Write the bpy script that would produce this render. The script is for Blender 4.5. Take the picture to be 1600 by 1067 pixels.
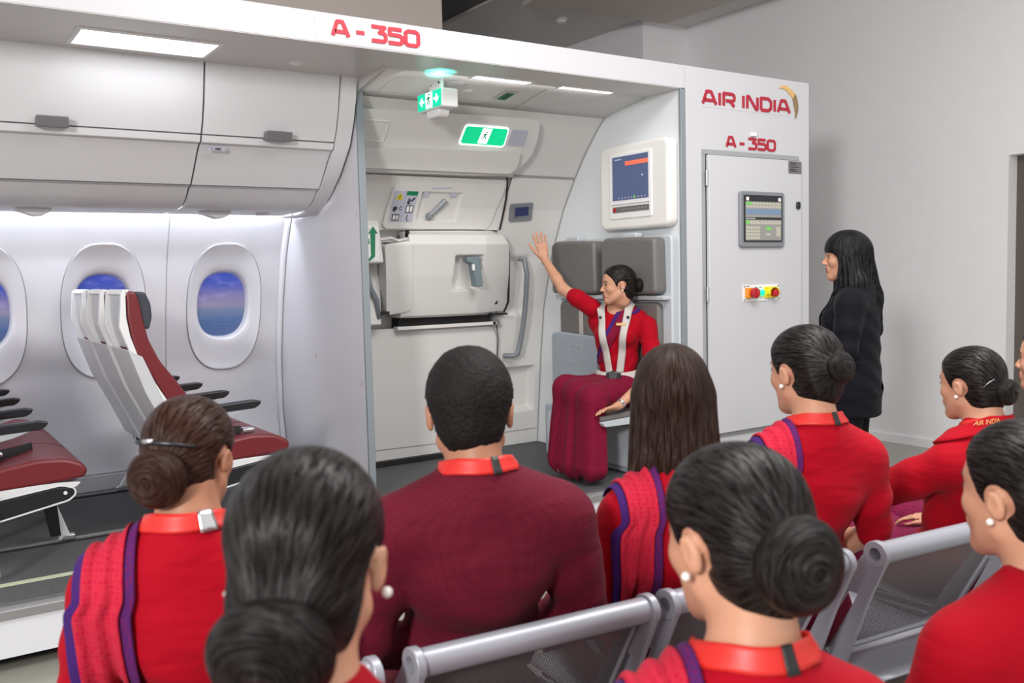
import bpy, math, random
import numpy as np
from mathutils import Matrix, Vector
R = math.radians
random.seed(7)
for o in list(bpy.data.objects): bpy.data.objects.remove(o)
SC = bpy.context.scene
COL = SC.collection

# ---------------------------------------------------------------- camera
CAM_YAW, CAM_PITCH, CAM_ROLL, FPX = .59174, .07283, -.023528, 1441.9
def cam_axes(y, p, r):
    cy, sy = math.cos(y), math.sin(y)
    f = np.array([sy, cy, 0]); rt = np.array([cy, -sy, 0]); up = np.array([0, 0, 1.])
    f2 = f*math.cos(p)-up*math.sin(p); u2 = up*math.cos(p)+f*math.sin(p)
    return rt*math.cos(r)+u2*math.sin(r), u2*math.cos(r)-rt*math.sin(r), f2
cr, cu, cf = cam_axes(CAM_YAW, CAM_PITCH, CAM_ROLL)
cd = bpy.data.cameras.new('camera'); cam = bpy.data.objects.new('camera', cd); COL.objects.link(cam)
cam.matrix_world = Matrix(((cr[0], cu[0], -cf[0], 0), (cr[1], cu[1], -cf[1], 0), (cr[2], cu[2], -cf[2], 1.5), (0, 0, 0, 1)))
cd.sensor_width = 36; cd.lens = FPX/1600*36; cd.clip_start = .05; cd.clip_end = 60
cd.dof.use_dof = True; cd.dof.focus_distance = 4.3; cd.dof.aperture_fstop = 4.8
SC.camera = cam

# ---------------------------------------------------------------- world, lights, exposure
w = bpy.data.worlds.new('world'); SC.world = w; w.use_nodes = True
bg = w.node_tree.nodes['Background']; bg.inputs[0].default_value = (1.0, .985, .97, 1); bg.inputs[1].default_value = .84
SC.view_settings.view_transform = 'Standard'; SC.view_settings.look = 'None'
SC.view_settings.gamma = 1; SC.view_settings.use_curve_mapping = False
SC.view_settings.exposure = -0.05
def area(name, loc, target, size, power, color=(1, 1, 1), sy=None):
    l = bpy.data.lights.new(name, 'AREA'); l.energy = power; l.color = color; l.size = size
    if sy: l.shape = 'RECTANGLE'; l.size_y = sy
    o = bpy.data.objects.new(name, l); COL.objects.link(o); o.location = loc
    d = Vector(target)-Vector(loc); o.rotation_euler = d.to_track_quat('-Z', 'Y').to_euler(); return o
area('key_flash_lamp', (-3.3, -1.15, 2.95), (3.2, 4.2, 1.1), .8, 285, (1, .97, .95))
area('added_room_fill', (2.6, 1.4, 3.9), (2.8, 1.8, 0), 2.2, 150, (1, .97, .95), 1.6)  # soft overhead fill added to lift the room; no ceiling fixture modelled

# ---------------------------------------------------------------- materials
def new_mat(name):
    m = bpy.data.materials.new(name); m.use_nodes = True
    return m, m.node_tree.nodes, m.node_tree.links, m.node_tree.nodes['Principled BSDF']
def mat(name, col, rough=.5, metal=0, bump=0, scale=60, var=0, spec=.5, sss=0, aniso=None, coat=0, sheen=0, alpha=None):
    m, N, L, b = new_mat(name)
    b.inputs['Base Color'].default_value = (*col, 1); b.inputs['Roughness'].default_value = rough
    b.inputs['Metallic'].default_value = metal; b.inputs['Specular IOR Level'].default_value = spec
    b.inputs['Coat Weight'].default_value = coat; b.inputs['Sheen Weight'].default_value = sheen
    if sss:
        b.inputs['Subsurface Weight'].default_value = sss; b.inputs['Subsurface Radius'].default_value = (.012, .005, .003)
        b.inputs['Subsurface Scale'].default_value = 1.0
    if bump or var:
        tc = N.new('ShaderNodeTexCoord'); n = N.new('ShaderNodeTexNoise'); n.inputs['Scale'].default_value = scale
        n.inputs['Detail'].default_value = 3; src = tc.outputs['Object']
        if aniso:
            mp = N.new('ShaderNodeMapping'); mp.inputs['Scale'].default_value = aniso; L.new(src, mp.inputs['Vector']); src = mp.outputs[0]
        L.new(src, n.inputs['Vector'])
        if bump:
            bp = N.new('ShaderNodeBump'); bp.inputs['Strength'].default_value = bump; bp.inputs['Distance'].default_value = .004
            L.new(n.outputs['Fac'], bp.inputs['Height']); L.new(bp.outputs[0], b.inputs['Normal'])
        if var:
            mx = N.new('ShaderNodeMix'); mx.data_type = 'RGBA'
            mx.inputs['A'].default_value = (*[c*(1-var) for c in col], 1); mx.inputs['B'].default_value = (*[min(1, c*(1+var)) for c in col], 1)
            L.new(n.outputs['Fac'], mx.inputs['Factor']); L.new(mx.outputs['Result'], b.inputs['Base Color'])
    return m
def emit(name, col, s):
    m, N, L, b = new_mat(name); b.inputs['Base Color'].default_value = (*col, 1)
    b.inputs['Emission Color'].default_value = (*col, 1); b.inputs['Emission Strength'].default_value = s
    return m
def cloth(name, col, col2=None, scale=220, rough=.8, fold=.35, dots=0):
    """woven cloth: fine weave, soft folds, optional small woven motif"""
    m, N, L, b = new_mat(name); b.inputs['Roughness'].default_value = rough; b.inputs['Specular IOR Level'].default_value = .12
    b.inputs['Sheen Weight'].default_value = .03
    tc = N.new('ShaderNodeTexCoord'); n = N.new('ShaderNodeTexNoise'); n.inputs['Scale'].default_value = 9; n.inputs['Detail'].default_value = 2
    mp = N.new('ShaderNodeMapping'); mp.inputs['Scale'].default_value = (.8, .8, 2.2)
    L.new(tc.outputs['Object'], mp.inputs[0]); L.new(mp.outputs[0], n.inputs['Vector'])
    n2 = N.new('ShaderNodeTexNoise'); n2.inputs['Scale'].default_value = scale; L.new(tc.outputs['Object'], n2.inputs['Vector'])
    b1 = N.new('ShaderNodeBump'); b1.inputs['Strength'].default_value = fold; b1.inputs['Distance'].default_value = .03; L.new(n.outputs['Fac'], b1.inputs['Height'])
    b2 = N.new('ShaderNodeBump'); b2.inputs['Strength'].default_value = .25; b2.inputs['Distance'].default_value = .002
    L.new(n2.outputs['Fac'], b2.inputs['Height']); L.new(b1.outputs[0], b2.inputs['Normal']); L.new(b2.outputs[0], b.inputs['Normal'])
    c2 = col2 or [c*.8 for c in col]
    mx = N.new('ShaderNodeMix'); mx.data_type = 'RGBA'; mx.inputs['A'].default_value = (*col, 1); mx.inputs['B'].default_value = (*c2, 1)
    if dots:
        vo = N.new('ShaderNodeTexVoronoi'); vo.inputs['Scale'].default_value = dots; vo.inputs['Randomness'].default_value = .15
        L.new(tc.outputs['Object'], vo.inputs['Vector'])
        mr = N.new('ShaderNodeMapRange'); mr.inputs['From Min'].default_value = .25; mr.inputs['From Max'].default_value = .4
        L.new(vo.outputs['Distance'], mr.inputs['Value']); L.new(mr.outputs[0], mx.inputs['Factor'])
    else: L.new(n2.outputs['Fac'], mx.inputs['Factor'])
    L.new(mx.outputs['Result'], b.inputs['Base Color'])
    return m
def hairmat(name, col, hi, rough=.36, freq=26):
    """strand direction comes from the mesh attribute 'strand'"""
    m, N, L, b = new_mat(name); b.inputs['Roughness'].default_value = rough; 
    a = N.new('ShaderNodeAttribute'); a.attribute_name = 'strand'
    n = N.new('ShaderNodeTexNoise'); n.inputs['Scale'].default_value = freq; n.inputs['Detail'].default_value = 4; n.inputs['Roughness'].default_value = .65
    L.new(a.outputs['Vector'], n.inputs['Vector'])
    mr = N.new('ShaderNodeMapRange'); mr.inputs['From Min'].default_value = .35; mr.inputs['From Max'].default_value = .7
    L.new(n.outputs['Fac'], mr.inputs['Value'])
    mx = N.new('ShaderNodeMix'); mx.data_type = 'RGBA'; mx.inputs['A'].default_value = (*col, 1); mx.inputs['B'].default_value = (*hi, 1)
    ms = N.new('ShaderNodeMapRange'); ms.inputs['From Min'].default_value = .42; ms.inputs['From Max'].default_value = .68; ms.inputs['To Min'].default_value = .03; ms.inputs['To Max'].default_value = .46
    L.new(n.outputs['Fac'], ms.inputs['Value']); L.new(ms.outputs[0], b.inputs['Specular IOR Level'])
    L.new(mr.outputs[0], mx.inputs['Factor']); L.new(mx.outputs['Result'], b.inputs['Base Color'])
    bp = N.new('ShaderNodeBump'); bp.inputs['Strength'].default_value = .65; bp.inputs['Distance'].default_value = .004
    L.new(n.outputs['Fac'], bp.inputs['Height']); L.new(bp.outputs[0], b.inputs['Normal'])
    return m
M = {}
M['shell'] = mat('white_laminate', (.59, .59, .62), .38, var=.02, scale=3)
M['lining'] = mat('cream_moulded_plastic', (.74, .735, .71), .42, bump=.04, scale=500)
M['panel'] = mat('cabin_sidewall_plastic', (.68, .68, .715), .33, var=.02, scale=4)
M['bin'] = mat('overhead_bin_plastic', (.70, .70, .715), .40)
M['coolwall'] = mat('cool_white_wall', (.76, .79, .81), .45)
M['soffit'] = mat('soffit_grey', (.62, .60, .59), .30, var=.03, scale=2)
M['post'] = mat('anodised_post', (.25, .285, .31), .45, .15)
M['alu'] = mat('aluminium', (.55, .56, .58), .32, .85, bump=.05, scale=200)
M['steel'] = mat('grey_paint_metal', (.33, .34, .385), .38, .25)
M['surround'] = mat('grey_surround_profile', (.34, .35, .36), .5)
M['darkmetal'] = mat('dark_metal', (.05, .05, .055), .4, .6)
M['seam'] = mat('seam_shadow_gap', (.34, .34, .35), .7)
M['blackgap'] = mat('gap_shade_and_rubber', (.012, .012, .013), .6)  # near-black stands in for shade in gaps and slots; rubber on door seal
M['carpet'] = mat('charcoal_carpet', (.115, .117, .12), .95, bump=.9, scale=330, var=.7, spec=.1)
M['entryfloor'] = mat('entry_floor_vinyl', (.075, .08, .085), .6, bump=.3, scale=300)
M['strip'] = mat('photoluminescent_strip', (.55, .60, .42), .5)
M['skirt'] = mat('skirt_white', (.68, .69, .73), .35)
M['floor'] = mat('polished_screed', (.30, .29, .25), .22, var=.10, scale=1.6)
M['roomwall'] = mat('painted_wall', (.84, .84, .855), .7, bump=.08, scale=8, var=.02)
M['roomdark'] = mat('far_wall_grey', (.42, .41, .42), .8)
M['ceilw'] = mat('ceiling_paint', (.66, .64, .63), .8)
M['ceilb'] = mat('beige_ceiling_board', (.56, .50, .46), .8, var=.05, scale=5)
M['brown'] = mat('brown_door_leaf', (.10, .085, .072), .55, var=.1, scale=3)
M['red_leather'] = mat('burgundy_leather', (.145, .013, .018), .42, bump=.15, scale=300, var=.12)
M['seat_shell'] = mat('seat_shell_plastic', (.68, .69, .70), .3)
M['seat_side'] = mat('seat_side_plate', (.50, .51, .53), .32)
M['seat_grey'] = mat('seat_side_grey', (.36, .38, .40), .35)
M['black_plastic'] = mat('black_plastic', (.014, .015, .018), .33)
M['belt'] = mat('black_belt_webbing', (.02, .02, .022), .8, bump=.4, scale=400)
M['headrest'] = mat('dark_headrest_leather', (.035, .04, .055), .45)
M['js_leather'] = mat('grey_jumpseat_leather', (.155, .148, .142), .45, bump=.12, scale=250)
M['js_frame'] = mat('jumpseat_frame_grey', (.50, .54, .58), .4)
M['js_pan'] = mat('jumpseat_pan_grey', (.36, .41, .46), .4)
M['webbing'] = mat('silver_harness_webbing', (.50, .47, .44), .6, bump=.3, scale=350)
M['handle_grey'] = mat('grey_handle', (.22, .24, .26), .35)
M['teal_handle'] = mat('teal_grey_handle', (.17, .23, .25), .4)
M['latch'] = mat('dark_grey_latch', (.16, .155, .165), .45)
M['mon'] = mat('monitor_housing', (.82, .81, .78), .35)
M['red_text'] = mat('red_lettering', (.56, .02, .045), .5)
M['red_text2'] = mat('dark_red_lettering', (.42, .012, .035), .5)
M['gold'] = mat('gold_emblem', (.70, .45, .17), .45)
M['gold_dark'] = mat('dark_gold_emblem', (.26, .18, .08), .45)
M['white'] = mat('white_print', (.85, .85, .85), .5)
M['green'] = mat('green_print', (.005, .22, .09), .5)
M['black'] = mat('black_print', (.015, .015, .015), .5)
M['yellow'] = mat('yellow_plastic', (.80, .66, .01), .35)
M['orange'] = mat('orange_plastic', (.85, .28, .02), .35)
M['redp'] = mat('red_plastic', (.45, .01, .015), .3)
M['label'] = mat('label_lilac', (.52, .54, .64), .5)
M['lightpanel'] = emit('light_diffuser', (.93, .95, 1), 5.5)
M['wash'] = emit('wash_light_strip', (.88, .92, 1), 42)
M['exitgreen'] = emit('exit_sign_green', (.0, .50, .21), 1.0)
M['exitteal'] = emit('exit_sign_teal', (.0, .52, .30), 1.0)
M['exitwhite'] = emit('exit_sign_white', (.85, 1, .93), 1.7)
M['screenblue'] = emit('screen_blue', (.06, .08, .16), .6)
M['screengrey'] = emit('screen_grey', (.22, .22, .20), .45)
M['screenbeige'] = emit('screen_beige', (.36, .34, .28), .45)
M['screengreen'] = emit('screen_green', (.12, .42, .07), .6)
M['screenred'] = emit('screen_orange', (.70, .12, .06), .8)
M['lampgreen'] = emit('lamp_green', (.0, .85, .35), 1.3)
M['smallblue'] = emit('small_display_blue', (.015, .02, .07), .6)
M['skin'] = mat('skin', (.56, .29, .185), .5, sss=.08, spec=.35, var=.06, scale=25)
M['skin_tan'] = mat('skin_tan', (.40, .185, .11), .5, sss=.08, spec=.35, var=.06, scale=25)
M['lip'] = mat('lip', (.34, .05, .045), .4)
M['lip_red'] = mat('lip_red', (.30, .012, .02), .35)
M['eye'] = mat('eye_white', (.75, .73, .70), .2)
M['iris'] = mat('iris_dark', (.02, .012, .008), .15)
M['brow'] = mat('eyebrow', (.015, .011, .01), .8)
M['hair'] = hairmat('hair_black', (.005, .004, .004), (.017, .014, .013), .34)
M['hair_jet'] = hairmat('hair_jet', (.003, .003, .0035), (.008, .0075, .0085), .36)
M['hair_brown'] = hairmat('hair_dark_brown', (.010, .005, .0038), (.045, .020, .013), .36)
M['hair_chestnut'] = hairmat('hair_chestnut', (.013, .005, .003), (.050, .018, .010), .36)
M['hair_short'] = mat('hair_short', (.008, .007, .0065), .65, spec=.2, bump=1.0, scale=130, var=.4)
M['blouse'] = cloth('red_blouse_cloth', (.40, .001, .012))
M['jacket'] = cloth('red_jacket_cloth', (.37, .001, .010))
M['pallu'] = cloth('pink_sari_cloth', (.44, .003, .038), (.50, .020, .045), dots=110, fold=.25)
M['purple'] = cloth('purple_border_cloth', (.055, .015, .14), fold=.2)
M['border'] = cloth('woven_border_cloth', (.20, .008, .07), (.08, .014, .11), dots=160, fold=.2)
M['maroon'] = cloth('maroon_jacket_cloth', (.085, .004, .014), (.115, .007, .02), dots=160, fold=.3)
M['sari'] = cloth('maroon_sari_cloth', (.105, .002, .018), (.19, .006, .030), dots=130, fold=.2)
M['saridark'] = cloth('dark_sari_cloth', (.10, .006, .035), (.2, .01, .05), dots=95, fold=.2)
M['navy'] = cloth('navy_suit_cloth', (.0065, .006, .010), fold=.4)
M['shirt'] = cloth('white_shirt_cloth', (.75, .75, .78))
M['lanyard'] = mat('red_satin_ribbon', (.60, .018, .012), .45, bump=.1, scale=40)
M['pearl'] = mat('pearl', (.85, .82, .78), .15, coat=.5)
M['silver'] = mat('silver', (.7, .7, .72), .2, .9)

# perforated sheet metal of the waiting bench
def perf():
    m, N, L, b = new_mat('perforated_sheet_metal'); b.inputs['Base Color'].default_value = (.17, .155, .155, 1)
    b.inputs['Metallic'].default_value = .5; b.inputs['Roughness'].default_value = .4
    tc = N.new('ShaderNodeTexCoord'); mp = N.new('ShaderNodeMapping'); L.new(tc.outputs['UV'], mp.inputs[0]); mp.inputs['Scale'].default_value = (150, 150, 1)
    vm = N.new('ShaderNodeVectorMath'); vm.operation = 'FRACTION'; L.new(mp.outputs[0], vm.inputs[0])
    s = N.new('ShaderNodeVectorMath'); s.operation = 'SUBTRACT'; s.inputs[1].default_value = (.5, .5, 0); L.new(vm.outputs[0], s.inputs[0])
    sx = N.new('ShaderNodeSeparateXYZ'); L.new(s.outputs[0], sx.inputs[0])
    cb = N.new('ShaderNodeCombineXYZ'); L.new(sx.outputs[0], cb.inputs[0]); L.new(sx.outputs[1], cb.inputs[1])
    ln = N.new('ShaderNodeVectorMath'); ln.operation = 'LENGTH'; L.new(cb.outputs[0], ln.inputs[0])
    lt = N.new('ShaderNodeMath'); lt.operation = 'GREATER_THAN'; lt.inputs[1].default_value = .24; L.new(ln.outputs['Value'], lt.inputs[0])
    L.new(lt.outputs[0], b.inputs['Alpha'])
    return m
M['perf'] = perf()
# printed sky and sea behind the cabin windows
def seaview():
    m, N, L, b = new_mat('sky_and_sea_print'); tc = N.new('ShaderNodeTexCoord')
    sx = N.new('ShaderNodeSeparateXYZ'); L.new(tc.outputs['UV'], sx.inputs[0])
    cr_ = N.new('ShaderNodeValToRGB'); L.new(sx.outputs[1], cr_.inputs[0]); e = cr_.color_ramp.elements
    e[0].position = 0; e[0].color = (.012, .03, .11, 1); e[1].position = 1; e[1].color = (.02, .05, .36, 1)
    for p, c in ((.30, (.03, .06, .16, 1)), (.44, (.10, .12, .20, 1)), (.475, (.15, .14, .21, 1)), (.60, (.14, .13, .25, 1)), (.75, (.05, .07, .30, 1))):
        q = e.new(p); q.color = c
    n = N.new('ShaderNodeTexNoise'); mp = N.new('ShaderNodeMapping'); mp.inputs['Scale'].default_value = (3, 9, 1); mp.inputs['Rotation'].default_value = (0, 0, .5)
    n.inputs['Scale'].default_value = 1.2; n.inputs['Detail'].default_value = 5
    L.new(tc.outputs['UV'], mp.inputs[0]); L.new(mp.outputs[0], n.inputs['Vector'])
    w2 = N.new('ShaderNodeTexNoise'); mp2 = N.new('ShaderNodeMapping'); mp2.inputs['Scale'].default_value = (6, 90, 1); w2.inputs['Scale'].default_value = 1
    L.new(tc.outputs['UV'], mp2.inputs[0]); L.new(mp2.outputs[0], w2.inputs['Vector'])
    mr = N.new('ShaderNodeMapRange'); mr.inputs['From Min'].default_value = .5; mr.inputs['From Max'].default_value = .75; mr.inputs['To Max'].default_value = .22; L.new(n.outputs['Fac'], mr.inputs[0])
    g = N.new('ShaderNodeMath'); g.operation = 'GREATER_THAN'; g.inputs[1].default_value = .47; L.new(sx.outputs[1], g.inputs[0])
    mu = N.new('ShaderNodeMath'); mu.operation = 'MULTIPLY'; L.new(mr.outputs[0], mu.inputs[0]); L.new(g.outputs[0], mu.inputs[1])
    mx = N.new('ShaderNodeMix'); mx.data_type = 'RGBA'; L.new(mu.outputs[0], mx.inputs['Factor']); L.new(cr_.outputs[0], mx.inputs['A']); mx.inputs['B'].default_value = (.35, .33, .55, 1)
    lt = N.new('ShaderNodeMath'); lt.operation = 'LESS_THAN'; lt.inputs[1].default_value = .46; L.new(sx.outputs[1], lt.inputs[0])
    m3 = N.new('ShaderNodeMath'); m3.operation = 'MULTIPLY'; L.new(w2.outputs['Fac'], m3.inputs[0]); L.new(lt.outputs[0], m3.inputs[1])
    m4 = N.new('ShaderNodeMath'); m4.operation = 'MULTIPLY'; m4.inputs[1].default_value = .6; L.new(m3.outputs[0], m4.inputs[0])
    my = N.new('ShaderNodeMix'); my.data_type = 'RGBA'; L.new(m4.outputs[0], my.inputs['Factor']); L.new(mx.outputs['Result'], my.inputs['A']); my.inputs['B'].default_value = (.10, .14, .22, 1)
    L.new(my.outputs['Result'], b.inputs['Base Color']); L.new(my.outputs['Result'], b.inputs['Emission Color'])
    b.inputs['Emission Strength'].default_value = .9; b.inputs['Roughness'].default_value = .15
    return m
M['sea'] = seaview()

# ---------------------------------------------------------------- mesh helpers
class MB:
    def __init__(s): s.v = []; s.f = []; s.m = []; s.uv = None
    def add(s, vs, fs, mi=0):
        k = len(s.v); s.v += [tuple(map(float, p)) for p in vs]; s.f += [tuple(int(i)+k for i in f) for f in fs]; s.m += [mi]*len(fs); return s
    def box(s, x0, y0, z0, x1, y1, z1, mi=0):
        v = [(x, y, z) for x in (x0, x1) for y in (y0, y1) for z in (z0, z1)]
        return s.add(v, [(0, 1, 3, 2), (4, 6, 7, 5), (0, 4, 5, 1), (2, 3, 7, 6), (0, 2, 6, 4), (1, 5, 7, 3)], mi)
    def prism(s, poly, axis, a, b, mi=0):
        n = len(poly); f3 = {'x': lambda p, t: (t, p[0], p[1]), 'y': lambda p, t: (p[0], t, p[1]), 'z': lambda p, t: (p[0], p[1], t)}[axis]
        v = [f3(p, a) for p in poly]+[f3(p, b) for p in poly]
        return s.add(v, [tuple(range(n)), tuple(range(2*n-1, n-1, -1))]+[(i, i+n, (i+1) % n+n, (i+1) % n) for i in range(n)], mi)
    def tube(s, path, r, n=10, mi=0, caps=True, sy=1.0, closed=False):
        P = [Vector(p) for p in path]; K = len(P); rs = r if isinstance(r, (list, tuple)) else [r]*K
        ts = []
        for i in range(K):
            a = P[(i-1) % K] if (closed or i > 0) else P[0]; b = P[(i+1) % K] if (closed or i < K-1) else P[-1]
            ts.append((b-a).normalized())
        u = Vector((0, 0, 1)) if abs(ts[0].z) < .9 else Vector((1, 0, 0)); u = (u-ts[0]*u.dot(ts[0])).normalized(); vs = []
        for i in range(K):
            u = (u-ts[i]*u.dot(ts[i])).normalized(); w_ = ts[i].cross(u)
            for j in range(n):
                a = 2*math.pi*j/n; vs.append(P[i]+u*(rs[i]*math.cos(a))+w_*(rs[i]*sy*math.sin(a)))
        fs = []
        for i in range(K if closed else K-1):
            k = (i+1) % K
            for j in range(n): fs.append((i*n+j, i*n+(j+1) % n, k*n+(j+1) % n, k*n+j))
        if caps and not closed: fs += [tuple(range(n-1, -1, -1)), tuple(range((K-1)*n, K*n))]
        return s.add(vs, fs, mi)
    def grid(s, G, mi=0, closeu=False):
        G = np.asarray(G); nu, nv = G.shape[:2]; fs = []
        for i in range(nu if closeu else nu-1):
            for j in range(nv-1): k = (i+1) % nu; fs.append((i*nv+j, k*nv+j, k*nv+j+1, i*nv+j+1))
        return s.add(G.reshape(-1, 3), fs, mi)
    def disc(s, c, axis, r, d, n=20, mi=0):
        c = Vector(c); a = Vector(axis).normalized(); return s.tube([c-a*(d/2), c+a*(d/2)], r, n, mi)
    def ball(s, c, r, nu=16, nv=10, mi=0):
        r = r if isinstance(r, (tuple, list)) else (r, r, r)
        G = [[(c[0]+r[0]*math.cos(u)*math.sin(v), c[1]+r[1]*math.sin(u)*math.sin(v), c[2]+r[2]*math.cos(v)) for v in [math.pi*(.001+.998*j/nv) for j in range(nv+1)]] for u in [2*math.pi*i/nu for i in range(nu)]]
        return s.grid(G, mi, True)
TM = {}
def thing(name, label, cat, loc=(0, 0, 0), rz=0, group=None):
    o = bpy.data.objects.new(name, None); COL.objects.link(o); o.empty_display_size = .1
    o.location = loc; o.rotation_euler = (0, 0, rz); o['label'] = label; o['category'] = cat
    if group: o['group'] = group
    TM[o.name] = Matrix.Translation(loc) @ Matrix.Rotation(rz, 4, 'Z'); return o
def link(name, me, mats, parent=None, smooth=None, bevel=0, local=False, label=None, seg=2, solid=0):
    o = bpy.data.objects.new(name, me); COL.objects.link(o)
    for m_ in (mats if isinstance(mats, (list, tuple)) else [mats]): me.materials.append(m_)
    if parent is not None:
        p = parent; chain = Matrix()
        if not local:
            if p.name in TM: me.transform(TM[p.name].inverted())
            TMo = TM.get(p.name, Matrix())
            TM[o.name] = TMo
        o.parent = parent
    if solid:
        q = o.modifiers.new('s', 'SOLIDIFY'); q.thickness = solid; q.offset = 0
    if bevel:
        q = o.modifiers.new('b', 'BEVEL'); q.width = bevel; q.segments = seg; q.limit_method = 'ANGLE'; q.angle_limit = R(40)
    if smooth is not None:
        me.shade_smooth()
        if smooth: me.set_sharp_from_angle(angle=R(smooth))
    if label: o['label'] = label
    return o
def part(name, mb, mats, parent=None, smooth=38, bevel=0, local=False, label=None, seg=2, solid=0, fix=True):
    me = bpy.data.meshes.new(name); me.from_pydata(mb.v, [], mb.f); me.update()
    if fix:
        import bmesh
        bm = bmesh.new(); bm.from_mesh(me); bmesh.ops.recalc_face_normals(bm, faces=bm.faces); bm.to_mesh(me); bm.free()
    if len(set(mb.m)) > 1:
        me.polygons.foreach_set('material_index', mb.m)
    if mb.uv is not None:
        uv = me.uv_layers.new(name='UV')
        for l in me.loops: uv.data[l.index].uv = mb.uv[l.vertex_index]
    return link(name, me, mats, parent, smooth, bevel, local, label, seg, solid)
def struct(name, mb, mats, smooth=38, bevel=0):
    o = part(name, mb, mats, None, smooth, bevel); o['kind'] = 'structure'; return o
def tag(o, label, cat, group=None):
    o['label'] = label; o['category'] = cat
    if group: o['group'] = group
    return o
def rrect(x0, z0, x1, z1, r, n=5):
    out = []
    for cx, cz, a0 in ((x1-r, z1-r, 0), (x0+r, z1-r, 90), (x0+r, z0+r, 180), (x1-r, z0+r, 270)):
        for i in range(n+1):
            a = R(a0+90*i/n); out.append((cx+r*math.cos(a), cz+r*math.sin(a)))
    return out
def rpoly(pts, r, n=4):
    out = []; K = len(pts)
    for i in range(K):
        p = Vector(pts[i]); a = Vector(pts[i-1])-p; b = Vector(pts[(i+1) % K])-p
        rr = r[i] if isinstance(r, (list, tuple)) else r; t = min(rr, a.length*.45, b.length*.45)
        pa = p+a.normalized()*t; pb = p+b.normalized()*t
        for j in range(n+1):
            s_ = j/n; out.append(tuple(pa*(1-s_)**2+p*2*s_*(1-s_)+pb*s_*s_))
    return out
def interp(tab):
    a = np.array(sorted(tab)); return lambda z: np.interp(z, a[:, 0], a[:, 1])
def band(poly, Yf, off, thick, nx=8, nz=24, mb=None, mi=0):
    """curved panel: outline poly in (x,z) laid on the wall profile Yf(z), standing 'off' proud of it"""
    offf = off if callable(off) else (lambda x, z: off)
    zs = [p[1] for p in poly]; z0, z1 = min(zs), max(zs); K = len(poly)
    t = np.linspace(0, 1, nz); e = (z1-z0)*.0005
    base = z0+e+(z1-z0-2*e)*(.5-.5*np.cos(np.pi*np.clip(t, 0, 1)))*.5+(z1-z0-2*e)*t*.5
    F, B = [], []
    for z in base:
        xs = []
        for i in range(K):
            a, b = poly[i], poly[(i+1) % K]
            if (a[1]-z)*(b[1]-z) <= 0 and a[1] != b[1]: xs.append(a[0]+(z-a[1])/(b[1]-a[1])*(b[0]-a[0]))
        xl, xr = min(xs), max(xs); row = []; rb = []
        for j in range(nx+1):
            x = xl+(xr-xl)*j/nx; y = float(Yf(z)); row.append((x, y-offf(x, z), z)); rb.append((x, y-offf(x, z)+thick, z))
        F.append(row); B.append(rb)
    mb = mb or MB(); mb.grid(F, mi)
    for A in ([r_[0] for r_ in F], [r_[-1] for r_ in F]): pass
    mb.grid([[f[0], b[0]] for f, b in zip(F, B)], mi); mb.grid([[f[-1], b[-1]] for f, b in zip(F, B)], mi)
    mb.grid([[f, b] for f, b in zip(F[0], B[0])], mi); mb.grid([[f, b] for f, b in zip(F[-1], B[-1])], mi)
    return mb
def dip(x0, z0, x1, z1, d, s=.012):
    sm = lambda t: np.clip(t, 0, 1)**2*(3-2*np.clip(t, 0, 1))
    return lambda x, z: d*float(sm((x-x0)/s)*sm((x1-x)/s)*sm((z-z0)/s)*sm((z1-z)/s))

# stroke lettering of the fleet signs: each glyph is a set of polylines in a unit box
GL = {'A': (1.0, [[(0.02, 0), (.30, 1), (.62, 1), (.98, 0)], [(.16, .30), (.84, .30)]]), '-': (.5, [[(0, .42), (.5, .42)]]),
      '3': (.9, [[(0, 1), (.84, 1), (.50, .60), (.72, .60), (.88, .48), (.88, .12), (.74, 0), (0, 0)]]),
      '5': (.9, [[(.86, 1), (.08, 1), (.08, .58), (.72, .58), (.88, .46), (.88, .12), (.74, 0), (0, 0)]]),
      '0': (.92, [[(.20, 1), (.72, 1), (.88, .86), (.88, .14), (.72, 0), (.20, 0), (.04, .14), (.04, .86), (.20, 1)]]),
      'I': (.14, [[(.07, 0), (.07, 1)]]), 'R': (.88, [[(.06, 0), (.06, 1), (.70, 1), (.84, .88), (.84, .55), (.70, .42), (.22, .42)], [(.50, .42), (.84, 0)]]),
      'N': (.9, [[(.06, 0), (.06, 1), (.18, 1), (.72, 0), (.84, 0), (.84, 1)]]),
      'D': (.9, [[(.06, 0), (.06, 1), (.62, 1), (.84, .78), (.84, .22), (.62, 0), (.06, 0)]]), ' ': (.35, [])}
def lettering(text, x0, z0, width, height, y, t=.17, sp=.17, depth=.004, spw=.12):
    GL[' '] = (spw, [])
    tot = sum(GL[c][0] for c in text)+sp*(len(text)-1); sx = (width)/tot; out = []; cx = 0
    h = height-t*height
    for ci, c in enumerate(text):
        wg, strokes = GL[c]; mb = MB()
        for st in strokes:
            pts = [Vector((x0+(cx+p[0])*sx, z0+t*height/2+p[1]*h)) for p in st]; hw = t*height/2
            for i in range(len(pts)-1):
                a, b = pts[i], pts[i+1]; d = (b-a).normalized(); n_ = Vector((-d.y, d.x))*hw
                mb.prism([a-n_, b-n_, b+n_, a+n_], 'y', y-depth-.00025*i, y-.0001*i)
            for qi, p in enumerate(pts[1:-1]): mb.prism([(p.x+hw*math.cos(q*math.pi/4+.39), p.y+hw*math.sin(q*math.pi/4+.39)) for q in range(8)], 'y', y-depth*.9-.0001*qi, y-.0003)
        cx += wg+sp
        if strokes: out.append(mb)
    return out
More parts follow.
